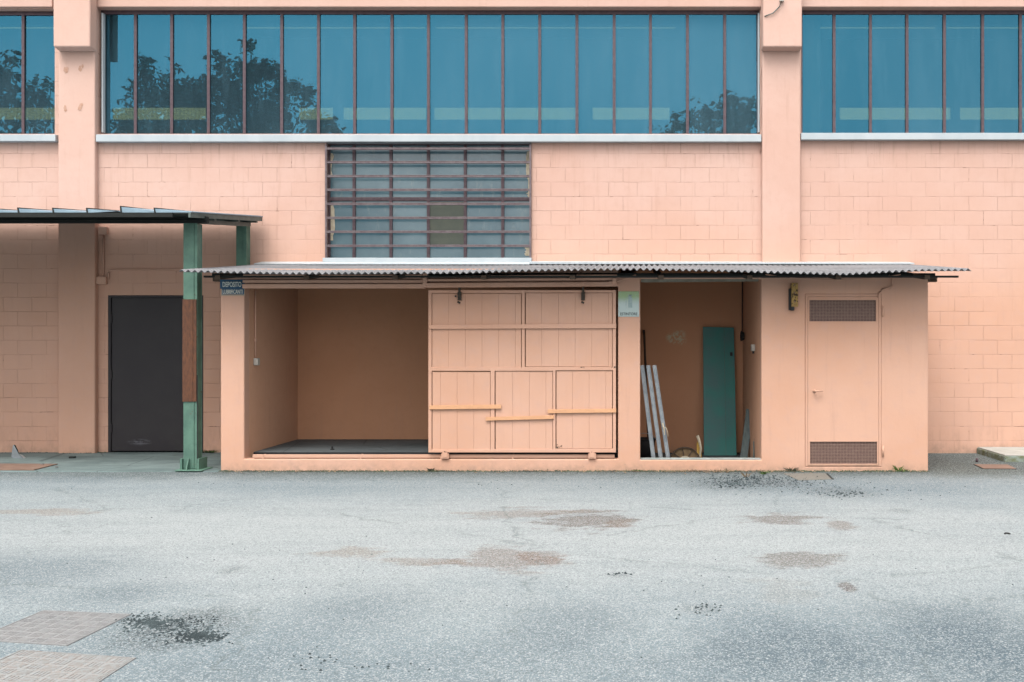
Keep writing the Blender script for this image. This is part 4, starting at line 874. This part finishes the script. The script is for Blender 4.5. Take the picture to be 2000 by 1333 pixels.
# two tread plate covers, bottom left
def cover(quad, mat, label):
    c = Vector((sum(q[0] for q in quad) / 4, sum(q[1] for q in quad) / 4, 0))
    t = thing('manhole_cover', label, 'manhole cover', c, 'tread plate covers sunk in the asphalt')
    A_, B_, C2, D_ = [Vector((q[0], q[1], 0)) for q in quad]
    def at(u, v): return A_ * (1 - u) * (1 - v) + B_ * u * (1 - v) + C2 * u * v + D_ * (1 - u) * v
    def quadbox(mb, u0, u1, v0, v1, z0, z1):
        q = [at(u0, v1), at(u1, v1), at(u1, v0), at(u0, v0)]
        mb.hexa([(k.x, k.y, z0) for k in q] + [(k.x, k.y, z1) for k in q])
    mb = MB(); quadbox(mb, .0, 1, .0, 1, -.01, .004); mb.build('plate', mat, t)
    mb = MB(); n0 = 7
    for i in range(n0):
        for j in range(n0):
            u, v = (i + .5) / n0, (j + .5) / n0
            for k in range(4):
                o_ = (k - 1.5) * .031
                if (i + j) % 2: quadbox(mb, u - .056, u + .056, v + o_ - .009, v + o_ + .009, .004, .0062)
                else: quadbox(mb, u + o_ - .009, u + o_ + .009, v - .056, v + .056, .004, .0062)
    mb.build('tread_pattern', mat, t)
    mb = MB()
    for (u0, u1, v0, v1) in ((-.022, 1.022, -.022, -.008), (-.022, 1.022, 1.008, 1.022), (-.022, -.008, -.008, 1.008), (1.008, 1.022, -.008, 1.008)): quadbox(mb, u0, u1, v0, v1, -.01, .005)
    mb.build('rim', mat, t)
    mb = MB()
    for (u0, u1, v0, v1) in ((-.008, 1.008, -.008, -.0), (-.008, 1.008, 1.0, 1.008), (-.008, -.0, 0, 1), (1.0, 1.008, 0, 1)): quadbox(mb, u0, u1, v0, v1, -.01, .0015)
    mb.build('joint', 'black', t)
cover([G(85, 1195), G(250, 1202), G(130, 1261), G(-45, 1250)], 'cover', 'grey iron tread plate cover in the asphalt, the farther of two')
cover([G(42, 1273), G(258, 1288), G(128, 1372), G(-125, 1350)], 'cover2', 'pale rusty tread plate cover in the asphalt, the nearer of two')
t = tag(MB().tube([(G(1967, 1044)[0] + dx, G(1967, 1044)[1] + dy, z) for dx, dy, z in ((-.022, 0, .003), (-.008, .006, .009), (.010, -.003, .008), (.024, 0, .003))], .007, 7).build('pebble', 'darkrub', smooth=True), 'single dark pebble on the pale asphalt at the right', 'stone')
t = tag(MB().box(X(141, 12.7), X(152, 12.7), 12.62, 12.66, .013, .035).build('metal_offcut', 'black', bevel=.003), 'small dark metal offcut on the concrete left of the dark door', 'scrap metal')
t = tag(MB().tube([(G(1908, 903)[0], G(1908, 903)[1], z) for z in (.0, .03, .05)], .018, 7).build('stone', 'mull', smooth=True), 'small reddish stone beside the concrete slab', 'stone')

# loose crumbs of broken asphalt (uncountable)
mb = MB()
def crumb(cx, cy, r, z=0):
    k = 5; a0 = random.random() * 6
    base = [(cx + r * math.cos(a0 + i / k * math.tau) * random.uniform(.7, 1.3), cy + r * math.sin(a0 + i / k * math.tau) * random.uniform(.7, 1.3), z) for i in range(k)]
    tp = (cx + random.uniform(-.2, .2) * r, cy, z + r * random.uniform(.5, 1.1)); mb.poly(base + [tp], *[(i, (i + 1) % k, k) for i in range(k)])
for (px, py, sx, sy_, n0, r0) in ((300, 1216, 30, 7, 300, .009), (345, 1228, 55, 14, 200, .007), (388, 1243, 22, 6, 230, .010), (320, 1212, 60, 4, 80, .007), (1470, 935, 55, 5, 330, .012), (1430, 946, 30, 4, 160, .012), (1540, 945, 60, 6, 130, .010), (1640, 963, 40, 5, 90, .012), (1580, 955, 120, 9, 90, .008), (1210, 1122, 12, 2, 14, .012),
                                (630, 1290, 40, 12, 22, .008), (1000, 940, 400, 8, 90, .008), (1365, 1190, 25, 6, 30, .009), (1300, 1150, 420, 60, 60, .006), (400, 1120, 260, 50, 40, .006), (760, 1303, 30, 6, 10, .008)):
    for k in range(n0):
        a, b = G(random.gauss(px, sx), max(925, random.gauss(py, sy_)))
        crumb(a, b, r0 * random.uniform(.4, 1.3))
o = mb.build('asphalt_crumbs', 'crumb'); o['kind'] = 'stuff'; tag(o, 'dark loose crumbs of broken asphalt', 'gravel')
# leaf litter and moss along the wall foot
mb = MB()
for k in range(700):
    px = random.uniform(434, 1812) if k % 3 else random.gauss(1380, 90); a = X(px, 11.3); b = 11.41 - abs(random.gauss(0, .07)); r = random.uniform(.008, .028); t_ = random.random() * 6
    if not SX0 < a < SX1: continue
    zz = .003 + random.random() * .012
    mb.poly([(a - r * math.cos(t_), b - r * math.sin(t_), zz), (a + .3 * r * math.sin(t_), b - .3 * r * math.cos(t_), zz + .006), (a + r * math.cos(t_), b + r * math.sin(t_), zz + random.random() * .022), (a - .3 * r * math.sin(t_), b + .3 * r * math.cos(t_), zz)], (0, 1, 2, 3))
o = mb.build('leaf_litter', 'litter'); o['kind'] = 'stuff'; tag(o, 'dry brown leaf litter along the foot of the shed', 'leaf litter')
mb = MB()
for k in range(3600):
    px = random.uniform(432, 1812) if k % 2 else random.choice((random.gauss(1530, 40), random.gauss(1740, 22), random.gauss(1290, 50), random.gauss(440, 6), random.gauss(640, 60), random.gauss(840, 30)))
    a = X(px, FY); b = FY - .004 - abs(random.gauss(0, .022)); r = random.uniform(.005, .02)
    if SX0 < a < SX1:
        crumb(a, b, r, 0)
for k in range(260):
    a = random.choice((random.uniform(X(185), X(211)), random.uniform(-9.6, X(185)), random.gauss(X(190), .06))); b = WY - .005 - abs(random.gauss(0, .015)) - (.09 if a < X(186) and a > X(110) else 0); crumb(a, b, random.uniform(.004, .012), .012)
o = mb.build('moss', 'moss'); o['kind'] = 'stuff'; tag(o, 'dark moss growing along the foot of the walls', 'moss')
# weeds
def weed(px, py, Y, hgt, n0, label, spread=.05, mat='weed', z0=0):
    x = X(px, Y); t = thing('weed', label, 'plant', (x, Y, z0))
    mb = MB()
    for k in range(n0):
        a = random.random() * math.tau; l = hgt * random.uniform(.5, 1.1); ox, oy = math.cos(a), math.sin(a) * .6; wd = random.uniform(.004, .008)
        sx, sy_ = x + ox * spread * .3, Y + min(0, oy * spread * .3)
        P0 = [(sx - wd, sy_, z0), (sx + wd, sy_, z0), (sx + ox * spread * .6 + wd, sy_ - abs(oy) * spread * .5, z0 + l * .6), (sx + ox * spread * .6 - wd, sy_ - abs(oy) * spread * .5, z0 + l * .6), (sx + ox * spread * 1.3, sy_ - abs(oy) * spread, z0 + l * .95)]
        mb.poly(P0, (0, 1, 2, 3), (3, 2, 4))
    mb.build('blades', mat, t)
    mb = MB()
    for k in range(n0):
        a = random.random() * math.tau; rr = random.uniform(.01, .03) + spread * random.random(); r = random.uniform(.008, .018)
        cx, cy_, cz2 = x + rr * math.cos(a), Y - abs(rr * math.sin(a)) * .8, z0 + random.uniform(.006, hgt * .5)
        mb.poly([(cx - r, cy_, cz2), (cx, cy_ - r * .6, cz2 + .003), (cx + r, cy_, cz2 + r * .6), (cx, cy_ + r * .4, cz2 + r * .5)], (0, 1, 2, 3))
    mb.build('leaves', mat, t)
weed(1754, 920, FY - .02, .085, 14, 'bright green tuft at the foot of the wall right of the grille door')
weed(1762, 920, FY - .03, .04, 10, 'low flat weed beside the bright green tuft', .06)
weed(400, 888, WY - .04, .045, 26, 'low weed in the corner right of the dark door', .10, 'moss', .012)
weed(412, 888, WY - .05, .05, 24, 'leafy weed against the wall beside the shed corner', .09, 'weed', .012)
weed(842, 920, FY - .02, .05, 14, 'small weed at the foot of the wall below the left edge of the plank door', .04, 'moss')
weed(1243, 920, FY - .03, .035, 12, 'small weed at the foot of the narrow pillar', .04)
weed(1492, 934, 11.15, .05, 10, 'sprig of grass in the broken asphalt before the recess', .05)
weed(1458, 946, 10.9, .07, 9, 'pale dry grass tuft in the broken asphalt', .05, 'litter')
weed(1420, 925, 11.3, .06, 9, 'dry upright stalks at the wall below the recess', .03, 'litter')
weed(1545, 915, FY - .02, .06, 18, 'dark weed at the wall beside the grille door', .07, 'moss')

# ================================================================ trees behind the photographer (seen mirrored in the glass)
TY = -11.0; DR = 2 * GY - TY
def mirror(px, py): return (px - CX) / F * DR, H + (CY - py) / F * DR
def tree(label, base_px, clumps, nleaf, seed, fill=14):
    rnd = random.Random(seed); bx = mirror(base_px, 0)[0]
    t = thing('leafy_tree', label, 'tree', (bx, TY, 0), 'trees standing across the yard')
    C = []
    for (px, py, r) in clumps:
        a, z = mirror(px, py); C.append((Vector((a, TY + rnd.uniform(-1.2, 1.2), z)), r * DR / F))
    xs_ = [c.x for c, r in C]; 
    for k in range(fill): C.append((Vector((rnd.uniform(min(xs_) - .2, max(xs_) + .2), TY + rnd.uniform(-2.2, 2.2), rnd.uniform(4.2, 10))), rnd.uniform(.8, 1.5)))
    wd = MB(); forks = []
    top = Vector((bx + rnd.uniform(-.2, .2), TY, 5.2)); wd.tube([(bx, TY, -.1), (bx + .06, TY, 1.6), (bx - .05, TY, 3.4), tuple(top)], .30, 10, .18)
    for c, r in C:
        mid = top.lerp(c, .5) + Vector((rnd.uniform(-.3, .3), rnd.uniform(-.3, .3), .2)); wd.tube([tuple(top - Vector((0, 0, rnd.uniform(0, 1.5)))), tuple(mid), tuple(c)], .085, 6, .02)
    wd.build('trunk', 'trunk', t, smooth=True)
    lf = MB(); tot = sum(r ** 2 for c, r in C)
    for c, r in C:
        for k in range(int(nleaf * r * r / tot)):
            d = Vector((rnd.gauss(0, 1), rnd.gauss(0, 1), rnd.gauss(0, 1))).normalized() * r * rnd.random() ** .55 * (rnd.uniform(.7, 1.25) if rnd.random() < .88 else rnd.uniform(1.1, 1.75))
            p = c + Vector((d.x, d.y, d.z * 1.05)); L = rnd.uniform(.18, .36); az = rnd.random() * math.tau
            dr_ = Vector((math.cos(az) * .7, math.sin(az) * .7, rnd.uniform(-1.0, .25))).normalized(); s_ = dr_.cross(Vector((rnd.gauss(0, 1), rnd.gauss(0, 1), rnd.gauss(0, 1)))).normalized() * L * .25
            lf.poly([p, p + dr_ * L * .45 + s_, p + dr_ * L, p + dr_ * L * .45 - s_], (0, 1, 2, 3))
    lf.build('crown', 'leaf', t)
tree('leafy tree mirrored in the left end of the long strip window', 310, [(240, 212, 34), (262, 175, 22), (300, 190, 46), (288, 125, 18), (297, 148, 22), (330, 165, 28), (352, 205, 44), (373, 140, 9), (370, 158, 13), (380, 160, 18), (386, 200, 36), (235, 245, 40)], 12500, 3)
tree('tallest leafy tree mirrored in the long strip window left of its middle', 495, [(428, 160, 24), (437, 118, 14), (447, 140, 18), (420, 215, 40), (470, 190, 40), (500, 100, 12), (524, 120, 18), (500, 124, 16), (493, 145, 18), (530, 145, 18), (512, 150, 28), (495, 205, 46), (545, 175, 24), (562, 158, 18), (540, 225, 40), (600, 185, 18), (590, 215, 26), (615, 235, 26), (650, 245, 16), (672, 248, 12)], 15500, 5)
tree('small leafy tree mirrored in the right end of the long strip window', 1420, [(1315, 225, 14), (1330, 248, 18), (1300, 250, 14), (1375, 232, 24), (1395, 210, 20), (1430, 190, 17), (1420, 225, 32), (1462, 225, 26), (1470, 205, 16), (1445, 250, 30)], 8500, 8, 10)
tree('leafy tree mirrored in the strip window left of the left pilaster', 20, [(14, 112, 13), (10, 145, 22), (25, 175, 30), (55, 180, 20), (45, 215, 40), (90, 160, 9), (78, 195, 16), (100, 215, 14), (-20, 200, 46), (-50, 160, 40), (95, 245, 18)], 13000, 11)
